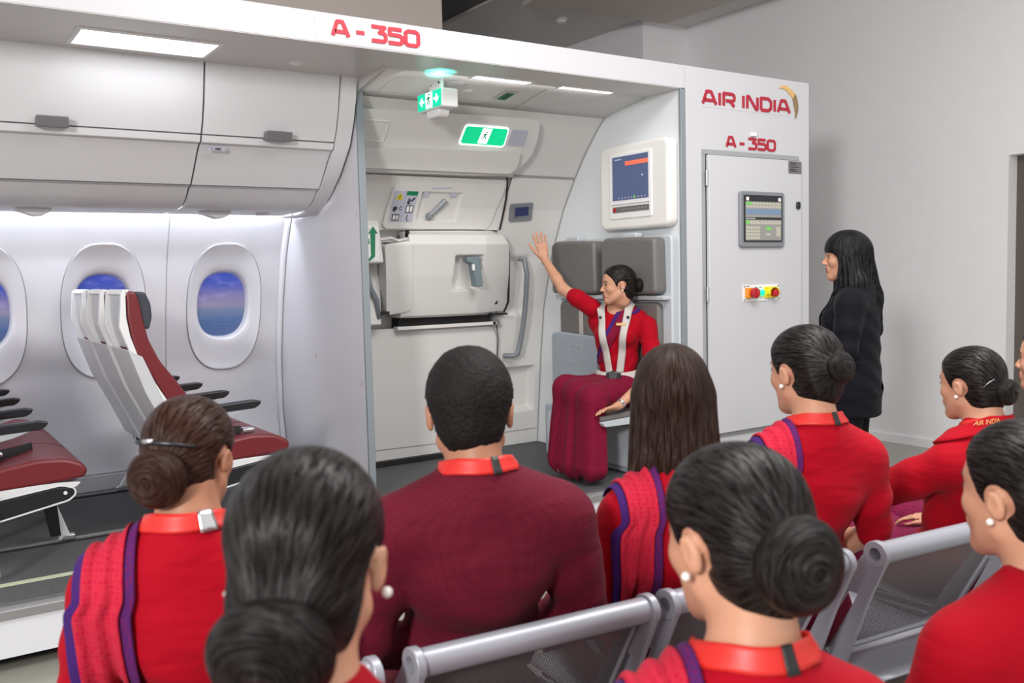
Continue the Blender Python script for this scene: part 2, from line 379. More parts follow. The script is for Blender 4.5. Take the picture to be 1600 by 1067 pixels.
def textmesh(s, size, matrix, mb, mi=0, depth=.0006):
    c = bpy.data.curves.new('t', 'FONT'); c.body = s; c.size = size; c.align_x = 'CENTER'; c.align_y = 'CENTER'; c.extrude = depth; c.offset = size*.012
    o = bpy.data.objects.new('t', c); COL.objects.link(o); dg = bpy.context.evaluated_depsgraph_get(); me = o.evaluated_get(dg).to_mesh()
    vs = [matrix @ v.co for v in me.vertices]; fs = [tuple(p.vertices) for p in me.polygons]
    mb.add(vs, fs, mi); o.evaluated_get(dg).to_mesh_clear(); bpy.data.objects.remove(o); bpy.data.curves.remove(c)
def frame(o, ux, uz):   # matrix with local x->ux, local y->uz, local z->normal
    ux = Vector(ux).normalized(); uz = Vector(uz).normalized(); n = ux.cross(uz)
    return Matrix(((ux.x, uz.x, n.x, o[0]), (ux.y, uz.y, n.y, o[1]), (ux.z, uz.z, n.z, o[2]), (0, 0, 0, 1)))
# ---------------------------------------------------------------- room
def box_struct(name, *a, m='roomwall', bevel=0):
    return struct(name, MB().box(*a), M[m], bevel=bevel)
box_struct('floor', -4, -2.5, -.08, 7.2, 9.2, 0, m='floor')
mb = MB(); mb.box(7.0, 3.76, 0, 7.22, 9.2, 4.0); mb.box(7.0, -2.5, 2.34, 7.22, 3.76, 4.0)
struct('wall_right', mb, M['roomwall'])
box_struct('wall_back', -4, 8.6, 0, 7.0, 8.8, 4.0, m='roomdark')
mb = MB(); mb.box(6.40, 7.05, 0, 7.0, 8.6, 4.0); struct('trim_1', mb, M['roomwall'])          # column in the far corner
box_struct('trim_2', -4, 6.6, 2.95, 3.83, 6.85, 4.0, m='ceilb')                                # downstand beam behind the mock-up
mb = MB(); mb.box(-4, 3.2, 4.0, 7.2, 9.2, 4.06); struct('ceiling', mb, M['ceilw'])
mb = MB(); mb.prism([(4.95, 7.06), (6.52, 6.85), (6.56, 5.2), (4.6, 5.2)], 'z', 3.93, 3.985)
tag(part('ceiling_board', mb, M['ceilb']), 'beige suspended board under the ceiling above the mock-up, near the room corner', 'ceiling board')
mb = MB(); mb.box(3.9, 6.9, 3.95, 4.60, 8.05, 3.99); mb.box(4.60, 6.9, 3.93, 4.66, 8.05, 4.0, 1)
tag(part('ceiling_hatch', mb, [M['darkmetal'], M['ceilb']]), 'dark open ceiling hatch with pale edge strip beside the downstand beam', 'hatch')
mb = MB(); mb.disc((5.64, 7.39, 3.99), (0, 0, 1), .06, .02); mb.disc((5.64, 7.39, 3.97), (0, 0, 1), .045, .03)
tag(part('smoke_detector', mb, M['white'], bevel=.004), 'small white smoke detector on the grey ceiling', 'detector')
mb = MB(); mb.box(6.985, 3.78, 0, 7.0, 7.05, .07); o = struct('baseboard_right', mb, M['roomwall'])
t = thing('door_1', '', 'door', (7.1, 3.7, 0)); del t['label']; del t['category']; t['kind'] = 'structure'
part('door_leaf', MB().box(7.12, 1.9, 0, 7.18, 3.70, 2.30), M['brown'], t)
part('door_frame', MB().box(7.0, 3.70, 0, 7.2, 3.76, 2.34).box(7.0, 1.9, 2.30, 7.2, 3.70, 2.34), M['roomwall'], t)

# ---------------------------------------------------------------- simulator shell
sim = thing('cabin_simulator', 'long white cabin simulator mock-up open towards the room, grey soffit, carpeted raised floor', 'simulator', (2.1, 4, 0))
XL = -1.3; XR = 5.08; ZT = 2.70; ZC = 2.568
part('fascia', MB().box(XL, 4.0, ZC, 3.956, 4.06, ZT), M['shell'], sim)
part('roof', MB().box(XL, 4.06, ZC+.02, XR, 6.3, ZT-.01), M['shell'], sim)
part('soffit', MB().box(XL, 4.003, ZC-.004, 2.175, 4.9, ZC+.03), M['soffit'], sim, label='grey soffit over the seats')
part('soffit', MB().box(2.175, 4.003, ZC-.004, 3.93, 4.50, ZC+.03), M['soffit'], sim, label='soffit over the entry door area')
mb = MB(); mb.box(XL, 4.0, .06, 3.96, 4.03, .215); part('skirt', mb, M['skirt'], sim)
mb = MB(); mb.box(XL, 3.985, .215, 3.96, 4.06, .25); part('edge_profile', mb, M['alu'], sim, bevel=.003)
mb = MB()
for i in range(3): mb.box(XL, 4.0+i*.02, .25, 3.95, 4.007+i*.02, .264)
part('edge_strip', mb, M['alu'], sim)
part('cabin_carpet', MB().box(XL, 4.062, .10, 2.15, 6.3, .259), M['carpet'], sim)
part('entry_floor', MB().box(2.15, 4.062, .10, 3.93, 6.3, .257), M['entryfloor'], sim)
part('plinth', MB().box(XL, 4.15, 0, 3.9, 6.2, .10), M['blackgap'], sim)
part('floor_path_strip', MB().box(XL, 4.285, .259, 2.15, 4.325, .262), M['strip'], sim)
for y in (4.865, 5.83):
    mb = MB(); mb.box(XL, y-.03, .259, 2.14, y+.03, .268); mb.box(XL, y-.012, .268, 2.14, y+.012, .274, 1)
    part('seat_track', mb, [M['darkmetal'], M['alu']], sim)

# cabin profile behind the seats
YW = interp([(2.05, 5.60), (1.93, 5.68), (1.90, 5.70), (1.652, 5.827), (1.317, 5.925), (.972, 5.991), (.624, 6.0), (.36, 5.95)])
WX = (.41, 1.055, 1.77); CZ, OA, OB = 1.332, .236, .405; CZI, IA, IB = 1.348, .166, .218
def sup(a, b, t, n=2.5):
    c, s_ = math.cos(t), math.sin(t); return a*abs(c)**(2/n)*(1 if c > 0 else -1), b*abs(s_)**(2/n)*(1 if s_ > 0 else -1)
def window_cell(mb, xc, x0, x1, z0, z1):
    NA = 72; G = []
    for i in range(NA):
        t_ = 2*math.pi*i/NA; ex, ez = sup(OA, OB, t_); ang = math.atan2(ez, ex)
        dx, dz = math.cos(ang), math.sin(ang)
        s_ = min(((x1-xc) if dx > 0 else (x0-xc))/dx if abs(dx) > 1e-6 else 9, ((z1-CZ) if dz > 0 else (z0-CZ))/dz if abs(dz) > 1e-6 else 9)
        ox, oz = dx*s_, dz*s_; row = []
        for k in range(7):
            q = k/6; x = xc+ex+(ox-ex)*q; z = CZ+ez+(oz-ez)*q; row.append((x, float(YW(z)), z))
        G.append(row)
    # snap nearest rays to the corners
    for cx, cz in ((x0, z0), (x0, z1), (x1, z0), (x1, z1)):
        j = min(range(NA), key=lambda i: (G[i][-1][0]-cx)**2+(G[i][-1][2]-cz)**2); G[j][-1] = (cx, float(YW(cz)), cz)
    mb.grid(G, 0, True)
for k, (x0, x1, ws) in enumerate(((.06, 1.407, WX[:2]), (1.413, 2.125, WX[2:]))):
    mb = MB(); bx_ = [x0]+([.735] if len(ws) == 2 else [])+[x1]
    for i, xc in enumerate(ws): window_cell(mb, xc, bx_[i], bx_[i+1], .36, 1.93)
    mb.box(x0, float(YW(.36)), .36, x1, float(YW(.36))+.04, .365)
    part('sidewall_panel', mb, M['panel'], sim, smooth=50, solid=0)
mb = MB(); mb.box(XL, 5.85, .36, .055, 6.1, 1.95); part('sidewall_panel', mb, M['panel'], sim)
part('wall_backing', MB().box(XL, 6.13, .1, 3.95, 6.2, 2.6), M['seam'], sim)
mb = MB(); mb.tube([(1.41, float(YW(z))+.002, z) for z in np.linspace(.36, 1.93, 20)], .004, 6); mb.box(XL, 5.953, .35, 2.13, 5.99, .362); part('panel_joint', mb, M['seam'], sim)
part('dado_panel', MB().box(XL, 5.93, .262, 2.14, 5.98, .352), M['panel'], sim)
mb = MB(); mb.grid([[(2.118+dx, float(YW(z))-.004-(.03 if dx else 0), z) for z in np.linspace(.27, 1.93, 20)] for dx in (0, .03)]); part('edge_trim', mb, M['panel'], sim, solid=.004)
mb = MB(); mb.tube([(2.146, float(YW(z))-.035, z) for z in np.linspace(.27, 1.93, 24)], .0035, 6); part('edge_seal', mb, M['seam'], sim)
# light well above the sidewall
part('light_well', MB().prism([(5.72, 1.93), (5.72, 2.10), (5.56, 2.10), (5.56, 2.06), (5.68, 2.06), (5.68, 1.93)], 'x', XL, 2.12), M['panel'], sim)
tag(part('wash_light', MB().box(XL, 5.60, 1.965, 2.10, 5.63, 1.985), M['wash']), 'bright white light strip hidden under the overhead bins above the cabin windows', 'light strip')
# windows
for i, xc in enumerate(WX):
    lab = ('sliver of a cabin window cut off by the left edge of the photo', 'cabin window with blue sea view, partly behind the seat backs', 'cabin window with blue sea view nearest the white bulkhead')[i]
    t = thing('cabin_window', lab, 'window', (xc, float(YW(CZ)), CZI), group='cabin windows')
    mb = MB(); G = []
    for j in range(72):
        a = 2*math.pi*j/72; o_ = sup(OA-.003, OB-.003, a); n_ = sup(IA, IB, a); row = []
        for q, dep, rd in ((0, -.006, 1), (.02, -.009, 1), (.06, -.007, 1), (.35, .002, 1), (.7, .010, 1), (.93, .016, 1), (1, .022, 1), (1.0, .03, .975), (1.0, .055, .95), (1.0, .085, .93)):
            x = xc+(o_[0]*(1-q)+n_[0]*q)*rd; z = (CZ+o_[1])*(1-q)+(CZI+n_[1]*rd)*q
            row.append((x, float(YW(z))*(1)+dep, z))
        G.append(row)
    mb.grid(G, 0, True); part('window_bezel', mb, M['panel'], t, smooth=60)
    mb = MB(); mb.tube([(xc+sup(OA, OB, 2*math.pi*j/72)[0], float(YW(CZ+sup(OA, OB, 2*math.pi*j/72)[1]))-.001, CZ+sup(OA, OB, 2*math.pi*j/72)[1]) for j in range(72)], .0028, 6, closed=True); part('bezel_joint', mb, M['seam'], t)
    mb = MB(); vs = []; uv = []
    for z in (1.10, 1.60):
        for x in (xc-.19, xc+.19): vs.append((x, float(YW(z))+.086, z)); uv.append(((x-xc)/.38+.5+i*.3, (z-1.10)/.5))
    mb.add(vs, [(0, 1, 3, 2)]); mb.uv = uv; part('sea_view', mb, M['sea'], t, smooth=None)

# overhead bins
binp = [(4.615, 2.568), (4.63, 2.50), (4.655, 2.40), (4.69, 2.30), (4.725, 2.235)]
lowp = [(4.728, 2.228), (4.745, 2.195), (4.775, 2.19), (4.82, 2.15), (4.885, 2.08), (4.96, 2.005)]
low2 = [(4.965, 2.0), (5.00, 1.995), (5.07, 1.94), (5.16, 1.902), (5.25, 1.895), (5.585, 1.895), (5.585, 1.93)]
def sheet(prof, x0, x1, th=.02):
    mb = MB(); n = len(prof); mb.grid([[(x, p[0], p[1]) for p in prof] for x in (x0, x1)])
    back = [(p[0]+th, p[1]+th*.3) for p in prof]; mb.grid([[(x, p[0], p[1]) for p in back] for x in (x0, x1)])
    for x in (x0, x1): mb.grid([[(x, p[0], p[1]) for p in prof], [(x, p[0], p[1]) for p in back]])
    for k in (0, -1): mb.grid([[(x, p[k][0], p[k][1]) for x in (x0, x1)] for p in (prof, back)])
    return mb
for (x0, x1, lx, lab) in ((-.45, 1.335, .66, 'long white overhead bin on the left with a grey latch'), (1.345, 2.045, 1.72, 'short white overhead bin next to the bulkhead, with small blue seat label')):
    t = thing('overhead_bin', lab, 'overhead bin', ((x0+x1)/2, 5.1, 1.9), group='overhead bins')
    part('bin_door', sheet(binp, x0, x1), M['bin'], t, smooth=30, bevel=.004)
    part('bin_lower_panel', sheet(lowp, x0, x1), M['bin'], t, smooth=30, bevel=.004)
    part('bin_underside', sheet(low2, x0, x1, .012), M['bin'], t, smooth=30, bevel=.003)
    part('bin_core', MB().prism([(4.68, 2.56), (4.76, 2.22), (5.02, 1.99), (5.24, 1.93), (5.54, 1.93), (5.54, 2.56)], 'x', x0+.004, x1-.004), M['bin'], t)
    mb = MB(); mb.prism(rpoly([(4.650, 2.262), (4.705, 2.262), (4.735, 2.222), (4.672, 2.212)], .006), 'x', lx-.066, lx+.066)
    part('latch', mb, M['latch'], t, bevel=.004)
    for xx in ([.33, .62] if x0 < 0 else [1.55]):
        mb = MB(); mb.box(xx-.06, 5.30, 1.878, xx+.10, 5.40, 1.896); mb.prism([(xx-.05, 1.88), (xx+.02, 1.855), (xx+.06, 1.86), (xx+.10, 1.88)], 'y', 5.31, 5.39)
        part('reading_lamp', mb, M['bin'], t, bevel=.006)
    mb = MB(); xx = 1.86 if x0 > 0 else .1; mb.disc((xx, 5.38, 1.888), (0, 0, 1), .04, .014, 24); part('speaker_grille', mb, M['bin'], t)
    if x0 > 0:
        m4 = frame((1.42, 4.765, 2.172), (1, 0, 0), (0, -.55, .8)); mb = MB()
        mb.add([m4 @ Vector(p) for p in ((-.045, -.011, .006), (.045, -.011, .006), (.045, .011, .006), (-.045, .011, .006))], [(0, 1, 2, 3)])
        textmesh('1  ABC', .018, m4 @ Matrix.Translation((0, 0, .0075)), mb, 1); part('seat_label', mb, [M['label'], M['black']], t)
t = sim
mb = sheet([(4.600, 2.568), (4.62, 2.45), (4.66, 2.34), (4.72, 2.22), (4.86, 2.08), (5.02, 1.965), (5.20, 1.885), (5.30, 1.875), (5.60, 1.88)], 2.052, 2.135, .03)
part('bin_end_trim', mb, M['bin'], sim, smooth=40, bevel=.003)
mb = MB(); cv = [(4.645, 2.561), (4.688, 2.449), (4.755, 2.356), (4.898, 2.218), (5.094, 2.094), (5.351, 1.993), (5.601, 1.934), (5.69, 1.912)]
mb.tube([(2.146, y, z) for y, z in cv], .004, 6); part('bulkhead_joint', mb, M['seam'], sim)
part('bin_end_filler', MB().prism([(4.60, 2.568)]+[(y-.02, z+.02) for y, z in cv[1:-1]]+[(5.66, 2.568)], 'x', 2.136, 2.149), M['bin'], sim)

# bulkhead and its post
mb = MB(); mb.prism([(4.66, .26), (4.66, 2.568), (6.1, 2.568), (6.1, .26)], 'x', 2.15, 2.19); part('bulkhead_panel', mb, M['shell'], sim, label='white bulkhead panel between seats and entry')
part('soffit_return', MB().prism([(4.28, 2.566), (4.28, 2.562), (4.665, 2.495), (4.665, 2.566)], 'x', 2.149, 2.156), M['soffit'], sim)
mb = MB(); mb.box(2.150, 4.645, .258, 2.190, 4.663, ZC); part('bulkhead_post', mb, M['post'], sim, bevel=.002, label='blue-grey metal edge post')
mb = MB()
for y, z in ((4.69, 1.83), (4.70, .90), (5.35, 1.02), (5.95, .62)):
    mb.box(2.1485, y, z, 2.1495, y+.035, z+.0015); mb.box(2.1485, y, z, 2.1495, y+.0015, z+.03)
part('marking', mb, M['red_text'], sim, label='thin red pencil marks on the bulkhead')

# attendant wall, cabinet section
mb = MB(); mb.box(3.93, 4.02, .26, 3.955, 6.1, ZC); part('attendant_wall', mb, M['coolwall'], sim)
mb = MB(); mb.box(3.922, 4.0, .06, 3.962, 4.02, ZC-.005); part('corner_post', mb, M['post'], sim, bevel=.002)
mb = MB(); mb.box(3.955, 4.0, ZC, XR, 4.03, ZT); mb.box(3.96, 4.0, .06, 4.095, 4.03, ZC); mb.box(4.985, 4.0, .06, XR, 4.03, ZC); mb.box(4.095, 4.0, 2.20, 4.985, 4.03, ZC); mb.box(4.095, 4.0, .06, 4.985, 4.03, .47)
mb.box(XR-.03, 4.03, .06, XR, 6.3, ZT-.01); part('cabinet_front', mb, M['shell'], sim)
mb = MB(); mb.box(4.088, 3.997, .46, 4.116, 3.9999, 2.193); mb.box(4.088, 3.9968, 2.194, 4.978, 3.9998, 2.222); mb.box(4.12, 3.997, .455, 4.98, 4.002, .482)
mb.box(4.10, 4.02, .47, 4.98, 4.028, 2.2); part('door_surround', mb, M['surround'], sim)

st = part('fleet_sign', MB().box(1.66, 3.9985, 2.572, 2.20, 3.9995, 2.697), M['shell'], sim, label='white sticker with red A - 350 lettering on the fascia')
for g in lettering('A - 350', 1.742, 2.594, .445, .083, 3.9985, .22): part('letter', g, M['red_text'], st)
st = part('airline_sign', MB().box(4.09, 3.9985, 2.472, 4.90, 3.9995, 2.59), M['shell'], sim, label='dark red airline name on the cabinet')
for g in lettering('AIR INDIA', 4.098, 2.482, .79, .094, 3.9985, .22, spw=.24): part('letter', g, M['red_text2'], st)
st = part('fleet_sign', MB().box(4.29, 3.9985, 2.23, 4.76, 3.9995, 2.32), M['shell'], sim, label='dark red A - 350 lettering above the cabinet door')
for g in lettering('A - 350', 4.30, 2.238, .445, .077, 3.9985, .22): part('letter', g, M['red_text2'], st)
mb = MB(); mb.prism([(4.783, 2.640), (4.80, 2.657), (4.835, 2.668), (4.88, 2.655), (4.925, 2.63), (4.938, 2.622), (4.932, 2.600), (4.915, 2.590), (4.88, 2.618), (4.84, 2.64), (4.81, 2.645)], 'y', 3.994, 4.0, 0)
mb.prism([(4.938, 2.622), (4.915, 2.590), (4.93, 2.54), (4.942, 2.50), (4.938, 2.462), (4.950, 2.472), (4.966, 2.51), (4.968, 2.55), (4.955, 2.595)], 'y', 3.993, 4.0, 1)
part('emblem', mb, [M['gold'], M['gold_dark']], sim, label='gold angular window-frame emblem')
mb = MB(); mb.box(4.515, 3.975, 2.322, 4.552, 4.0, 2.345); part('door_sensor', mb, M['white'], sim, bevel=.003)

# cabinet door
t = thing('cabinet_door', 'tall white cabinet door with touch screen and switch plate under the red lettering', 'cabinet door', (4.55, 3.99, .485))
part('door_leaf', MB().box(4.122, 3.972, .487, 4.972, 3.996, 2.188), M['shell'], t, bevel=.003)
part('lock', MB().box(4.915, 3.955, 1.878, 4.945, 3.972, 1.925), M['black_plastic'], t, bevel=.006)
mb = MB(); mb.box(4.842, 3.969, 2.105, 4.968, 3.973, 2.183)
part('type_plate', mb, M['latch'], t)
mb = MB()
for z in (2.17, 2.16, 2.145, 2.13, 2.12): mb.box(4.855, 3.9675, z, 4.90+random.random()*.05, 3.969, z+.004)
part('type_plate_print', mb, M['black'], t)
mb = MB()
for z in (.6, 1.35, 2.05): mb.disc((4.113, 3.98, z), (0, 0, 1), .008, .09, 12)
part('hinge', mb, M['alu'], t)
t = thing('control_touch_screen', 'grey framed touch screen with green and beige buttons on the white cabinet door', 'touch screen', (4.575, 3.97, 1.64))
part('bezel', MB().prism(rrect(4.372, 1.632, 4.782, 1.978, .02), 'y', 3.952, 3.972), M['handle_grey'], t, bevel=.006)
part('inner_frame', MB().prism(rrect(4.40, 1.665, 4.755, 1.955, .006), 'y', 3.948, 3.953), M['darkmetal'], t)
mb = MB(); y0 = 3.9465
def q(x0, z0, x1, z1, mi, d=0): mb.box(x0, y0-d, z0, x1, y0+.001-d, z1, mi)
q(4.412, 1.675, 4.742, 1.945, 0)
q(4.412, 1.915, 4.742, 1.945, 1, .0005); q(4.418, 1.920, 4.442, 1.942, 4, .001); q(4.714, 1.920, 4.738, 1.942, 4, .001)
for i in range(11): q(4.416+i*.0298, 1.895, 4.442+i*.0298, 1.910, 3 if i < 2 else 2, .0008); q(4.416+i*.0298, 1.876, 4.442+i*.0298, 1.891, 2, .0008)
q(4.414, 1.835, 4.740, 1.870, 5, .0006); q(4.414, 1.803, 4.740, 1.818, 1, .0007)
for i in range(10): q(4.416+i*.0328, 1.775, 4.445+i*.0328, 1.797, 3 if i == 0 else 2, .0008)
for r_ in range(4):
    for c in range(4): q(4.416+c*.032, 1.682+r_*.021, 4.445+c*.032, 1.698+r_*.021, 2, .0008)
q(4.60, 1.74, 4.645, 1.757, 3, .0008); q(4.60, 1.705, 4.64, 1.72, 2, .0008); q(4.695, 1.70, 4.735, 1.76, 2, .0008)
for i in range(6): q(4.42+i*.014, 1.808, 4.428+i*.014, 1.813, 4, .001)
part('screen_graphics', mb, [M['screengrey'], M['darkmetal'], M['screenbeige'], M['screengreen'], M['white'], emit('screen_sky', (.13, .19, .28), .5)], t, smooth=None)
t = thing('switch_plate', 'white switch plate with orange-red main switch, green lamp and yellow emergency stop', 'switch plate', (4.575, 3.97, 1.345))
part('plate', MB().prism(rrect(4.408, 1.295, 4.745, 1.397, .006), 'y', 3.967, 3.972), M['white'], t)
part('main_switch_base', MB().box(4.425, 3.945, 1.315, 4.485, 3.968, 1.380), M['orange'], t, bevel=.004)
mb = MB(); mb.disc((4.475, 3.928, 1.347), (0, 1, 0), .032, .03, 24); mb.box(4.47, 3.905, 1.32, 4.48, 3.915, 1.375); part('main_switch_knob', mb, M['redp'], t, bevel=.003)
part('orange_lamp', MB().disc((4.525, 3.955, 1.347), (0, 1, 0), .017, .025, 20), M['orange'], t, bevel=.003)
part('green_lamp', MB().disc((4.566, 3.955, 1.347), (0, 1, 0), .018, .025, 20), M['lampgreen'], t, bevel=.003)
mb = MB(); G = []
for j in range(13):
    a = R(-20+220*j/12); G.append([(4.655+(.046)*math.cos(a)*k, yy, 1.347+.036*math.sin(a)*k) for yy, k in ((3.968, 1), (3.925, 1), (3.925, .84), (3.968, .84))])
mb.grid(G); part('stop_shroud', mb, M['yellow'], t); part('stop_base', MB().box(4.60, 3.955, 1.312, 4.71, 3.968, 1.382), M['yellow'], t, bevel=.003)
part('stop_button', MB().disc((4.672, 3.94, 1.342), (0, 1, 0), .024, .035, 24), M['redp'], t, bevel=.005)
mb = MB()
for x, z in ((4.418, 1.305), (4.735, 1.305), (4.418, 1.387), (4.735, 1.387)): mb.disc((x, 3.965, z), (0, 1, 0), .004, .004, 10)
for x0, x1, z in ((4.43, 4.47, 1.388), (4.51, 4.54, 1.378), (4.555, 4.58, 1.378), (4.64, 4.70, 1.302), (4.69, 4.725, 1.315)): mb.box(x0, 3.9655, z, x1, 3.967, z+.003)
part('screw', mb, M['black'], t)

# ---------------------------------------------------------------- entry lining, door
PRF = [(2.567, 4.30), (2.555, 4.374), (2.514, 4.684), (2.50, 4.70), (2.444, 4.77), (2.295, 4.909), (2.157, 5.018), (1.929, 5.169), (1.622, 5.315), (1.255, 5.421), (.879, 5.474), (.254, 5.54)]
YE = interp(PRF)
mb = MB(); mb.grid([[(x, 4.30+.4*k/4, 2.564-.016*k-.003*(k/4)) for k in range(5)] for x in (2.15, 3.93)]); mb.add([(2.19, 4.70, 2.497), (3.93, 4.70, 2.497), (3.93, 4.70, 2.50), (2.19, 4.70, 2.50)], [(0, 1, 2, 3)])
part('canted_ceiling_panel', mb, M['lining'], sim, solid=.004)
nich = dip(3.50, .50, 3.885, .838, -.07, .03); hrec = dip(3.47, 1.195, 3.76, 1.635, -.03, .05)
mb = band([(3.40, .26), (3.93, .26), (3.93, 2.497), (2.19, 2.497), (2.19, 2.14), (3.40, 2.14)], YE, lambda x, z: 0, .05, 2, 6)
mb = MB(); xs = np.linspace(3.42, 3.929, 60); zs = np.linspace(.26, 2.14, 170)
mb.grid([[(x, float(YE(z))-nich(x, z)-hrec(x, z), z) for z in zs] for x in xs]); part('entry_lining', mb, M['lining'], sim, smooth=50, label='lower right lining with grab handle recess and niche')
mb = MB(); mb.grid([[(x, float(YE(z)), z) for z in np.linspace(2.13, 2.497, 24)] for x in (2.19, 3.929)]); part('entry_lining', mb, M['lining'], sim, label='upper curved lining')
mb = MB(); mb.grid([[(x, float(YE(z))+.03, z) for z in np.linspace(.26, 2.16, 40)] for x in (2.19, 3.45)]); part('entry_back_panel', mb, M['lining'], sim)
mb = MB(); mb.tube([(x, float(YE(2.145))-.001, 2.145) for x in (3.42, 3.93)], .004, 6); mb.tube([(3.926, float(YE(z))-.003, z) for z in np.linspace(.26, 2.5, 60)], .004, 6)
mb.tube([(x, float(YE(.362))-.001, .362) for x in (3.5, 3.93)], .003, 6); mb.tube([(2.19, 4.70, 2.498), (3.93, 4.70, 2.498)], .004, 6)
mb.tube([(3.20, 4.34, 2.556), (3.20, 4.69, 2.496)], .003, 6)
part('lining_joint', mb, M['seam'], sim)
def outline(pts, r, m, parent, name='raised_frame'):
    mb = MB(); mb.tube(pts, r, 6, closed=True); part(name, mb, M[m], parent)
pc = lambda x, y: (x, y, 2.560-(y-4.33)*.165)
outline([pc(*p) for p in rrect(3.30, 4.39, 3.62, 4.62, .03, 3)], .004, 'lining', sim)
outline([pc(*p) for p in rrect(2.26, 4.39, 2.95, 4.64, .05, 3)], .005, 'lining', sim)
t = thing('ceiling_floor_sign', 'small dark green exit placard set in the canted ceiling panel', 'sign', (3.03, 4.53, 2.53))
mb = MB(); m4 = frame(pc(3.02, 4.50), (1, 0, 0), (0, 1, -.165)); mb.add([m4 @ Vector(p) for p in ((-.05, -.07, -.008), (.05, -.07, -.008), (.05, .07, -.008), (-.05, .07, -.008))], [(0, 3, 2, 1)])
part('placard_frame', mb, M['lining'], t); mb = MB(); mb.add([m4 @ Vector(p) for p in ((-.03, -.055, -.010), (.03, -.055, -.010), (.03, .055, -.010), (-.03, .055, -.010))], [(0, 3, 2, 1)]); part('placard', mb, M['green'], t)
mb = MB()
for a in (-.035, -.01, .015): mb.add([m4 @ Vector(p) for p in ((-.015, a, -.0115), (.018, a, -.0115), (.018, a+.015, -.0115), (-.015, a+.015, -.0115))], [(0, 3, 2, 1)])
part('placard_print', mb, M['black'], t)
for i, (x, y, r_, lab) in enumerate(((2.76, 4.50, .035, 'small round ceiling speaker left of the green placard'), (2.63, 4.42, .055, 'larger round ceiling cover behind the hanging exit sign'), (1.734, 4.43, .035, 'small round ceiling fitting over the aircraft seats'))):
    mb = MB(); z = pc(x, y)[2] if x > 2.2 else ZC-.004
    mb.ball((x, y, z), (r_, r_, .012), 20, 8); tag(part('ceiling_fitting', mb, M['white']), lab, 'ceiling fitting')

def ceil_light(x0, y0, x1, y1, lab):
    t = thing('ceiling_light', lab, 'ceiling light', ((x0+x1)/2, (y0+y1)/2, ZC), group='recessed ceiling lights')
    mb = MB(); a = .018; z0, z1 = ZC-.010, ZC-.003
    mb.box(x0-a, y0-a, z0, x1+a, y0, z1); mb.box(x0-a, y1, z0, x1+a, y1+a, z1); mb.box(x0-a, y0, z0, x0, y1, z1); mb.box(x1, y0, z0, x1+a, y1, z1)
    part('light_frame', mb, M['white'], t); part('diffuser', MB().box(x0, y0, ZC-.008, x1, y1, ZC-.0035), M['lightpanel'], t)
ceil_light(.73, 4.245, 1.30, 4.505, 'large bright ceiling light panel above the aircraft seats')
ceil_light(2.67, 4.25, 3.03, 4.37, 'bright ceiling light panel of the entry, nearer the hanging exit sign')
ceil_light(3.255, 4.265, 3.63, 4.375, 'bright ceiling light panel of the entry, nearer the attendant wall')

# exit door
d = thing('aircraft_door', 'cream aircraft exit door with bulging slide housing and grey handle', 'door', (3.0, 5.3, .28))
hd = thing('door_header_panel', 'raised cream header panel over the exit door carrying the green exit sign', 'panel', (2.8, 4.85, 2.12))
mb = band(rpoly([(2.19, 2.115), (3.36, 2.125), (3.46, 2.25), (3.455, 2.345), (3.40, 2.45), (2.19, 2.43)], [.001, .05, .10, .10, .05, .001]), YE, .075, .075, 14, 26)
part('header_shell', mb, M['lining'], hd, smooth=35, bevel=.014, seg=3)
mb = band(rpoly([(2.19, 2.130), (3.325, 2.135), (3.36, 2.18), (3.34, 2.262), (2.19, 2.237)], [.001, .03, .02, .02, .001]), YE, .115, .04, 14, 16)
part('header_lip', mb, M['lining'], hd, smooth=35, bevel=.012, seg=3)
outline([(x, float(YE(z))-.078, z) for x, z in rrect(2.20, 2.275, 2.40, 2.375, .01, 3)], .004, 'lining', hd)
t = thing('exit_sign', 'lit green running-man exit sign in the header above the exit door', 'exit sign', (3.06, 4.75, 2.28), group='green exit signs')
def onh(x, z, off): return (x, float(YE(z))-off, z)
def hp(poly, o0, m_, name, parent, nz=8): part(name, band(poly, YE, o0, .006, 4, nz), M[m_], parent, smooth=50)
hp(rpoly([(2.895, 2.286), (3.222, 2.286), (3.205, 2.390), (2.893, 2.390)], .014), .082, 'exitwhite', 'sign_edge', t)
hp(rpoly([(2.902, 2.293), (3.214, 2.293), (3.198, 2.383), (2.900, 2.383)], .012), .084, 'exitgreen', 'sign_face', t)
hp([(3.02, 2.299), (3.085, 2.299), (3.085, 2.378), (3.02, 2.378)], .086, 'exitwhite', 'door_symbol', t)
def runner(c, ux, uz, n, s, m_, parent):
    mb = MB(); f_ = frame(c, ux, uz)
    def L_(pts, r): mb.tube([f_ @ Vector((p[0]*s, p[1]*s, 0)) for p in pts], r*s, 6, sy=1)
    mb.ball(f_ @ Vector((.06*s, .40*s, 0)), .085*s, 8, 6)
    L_([(0, .27), (-.06, .0)], .09); L_([(0, .26), (.16, .12), (.26, .18)], .035); L_([(0, .26), (-.2, .2), (-.24, .05)], .035)
    L_([(-.06, 0), (.12, -.12), (.10, -.38)], .05); L_([(-.06, 0), (-.14, -.2), (-.36, -.26)], .05); part('running_figure', mb, M[m_], parent)
runner((3.052, float(YE(2.34))-.0865, 2.338), (1, 0, 0), (0, -.6, .8), 0, .065, 'green', t)
hp(rpoly([(3.240, 2.298), (3.365, 2.298), (3.348, 2.384), (3.228, 2.384)], .006), .080, 'label', 'lens_cover', hd)

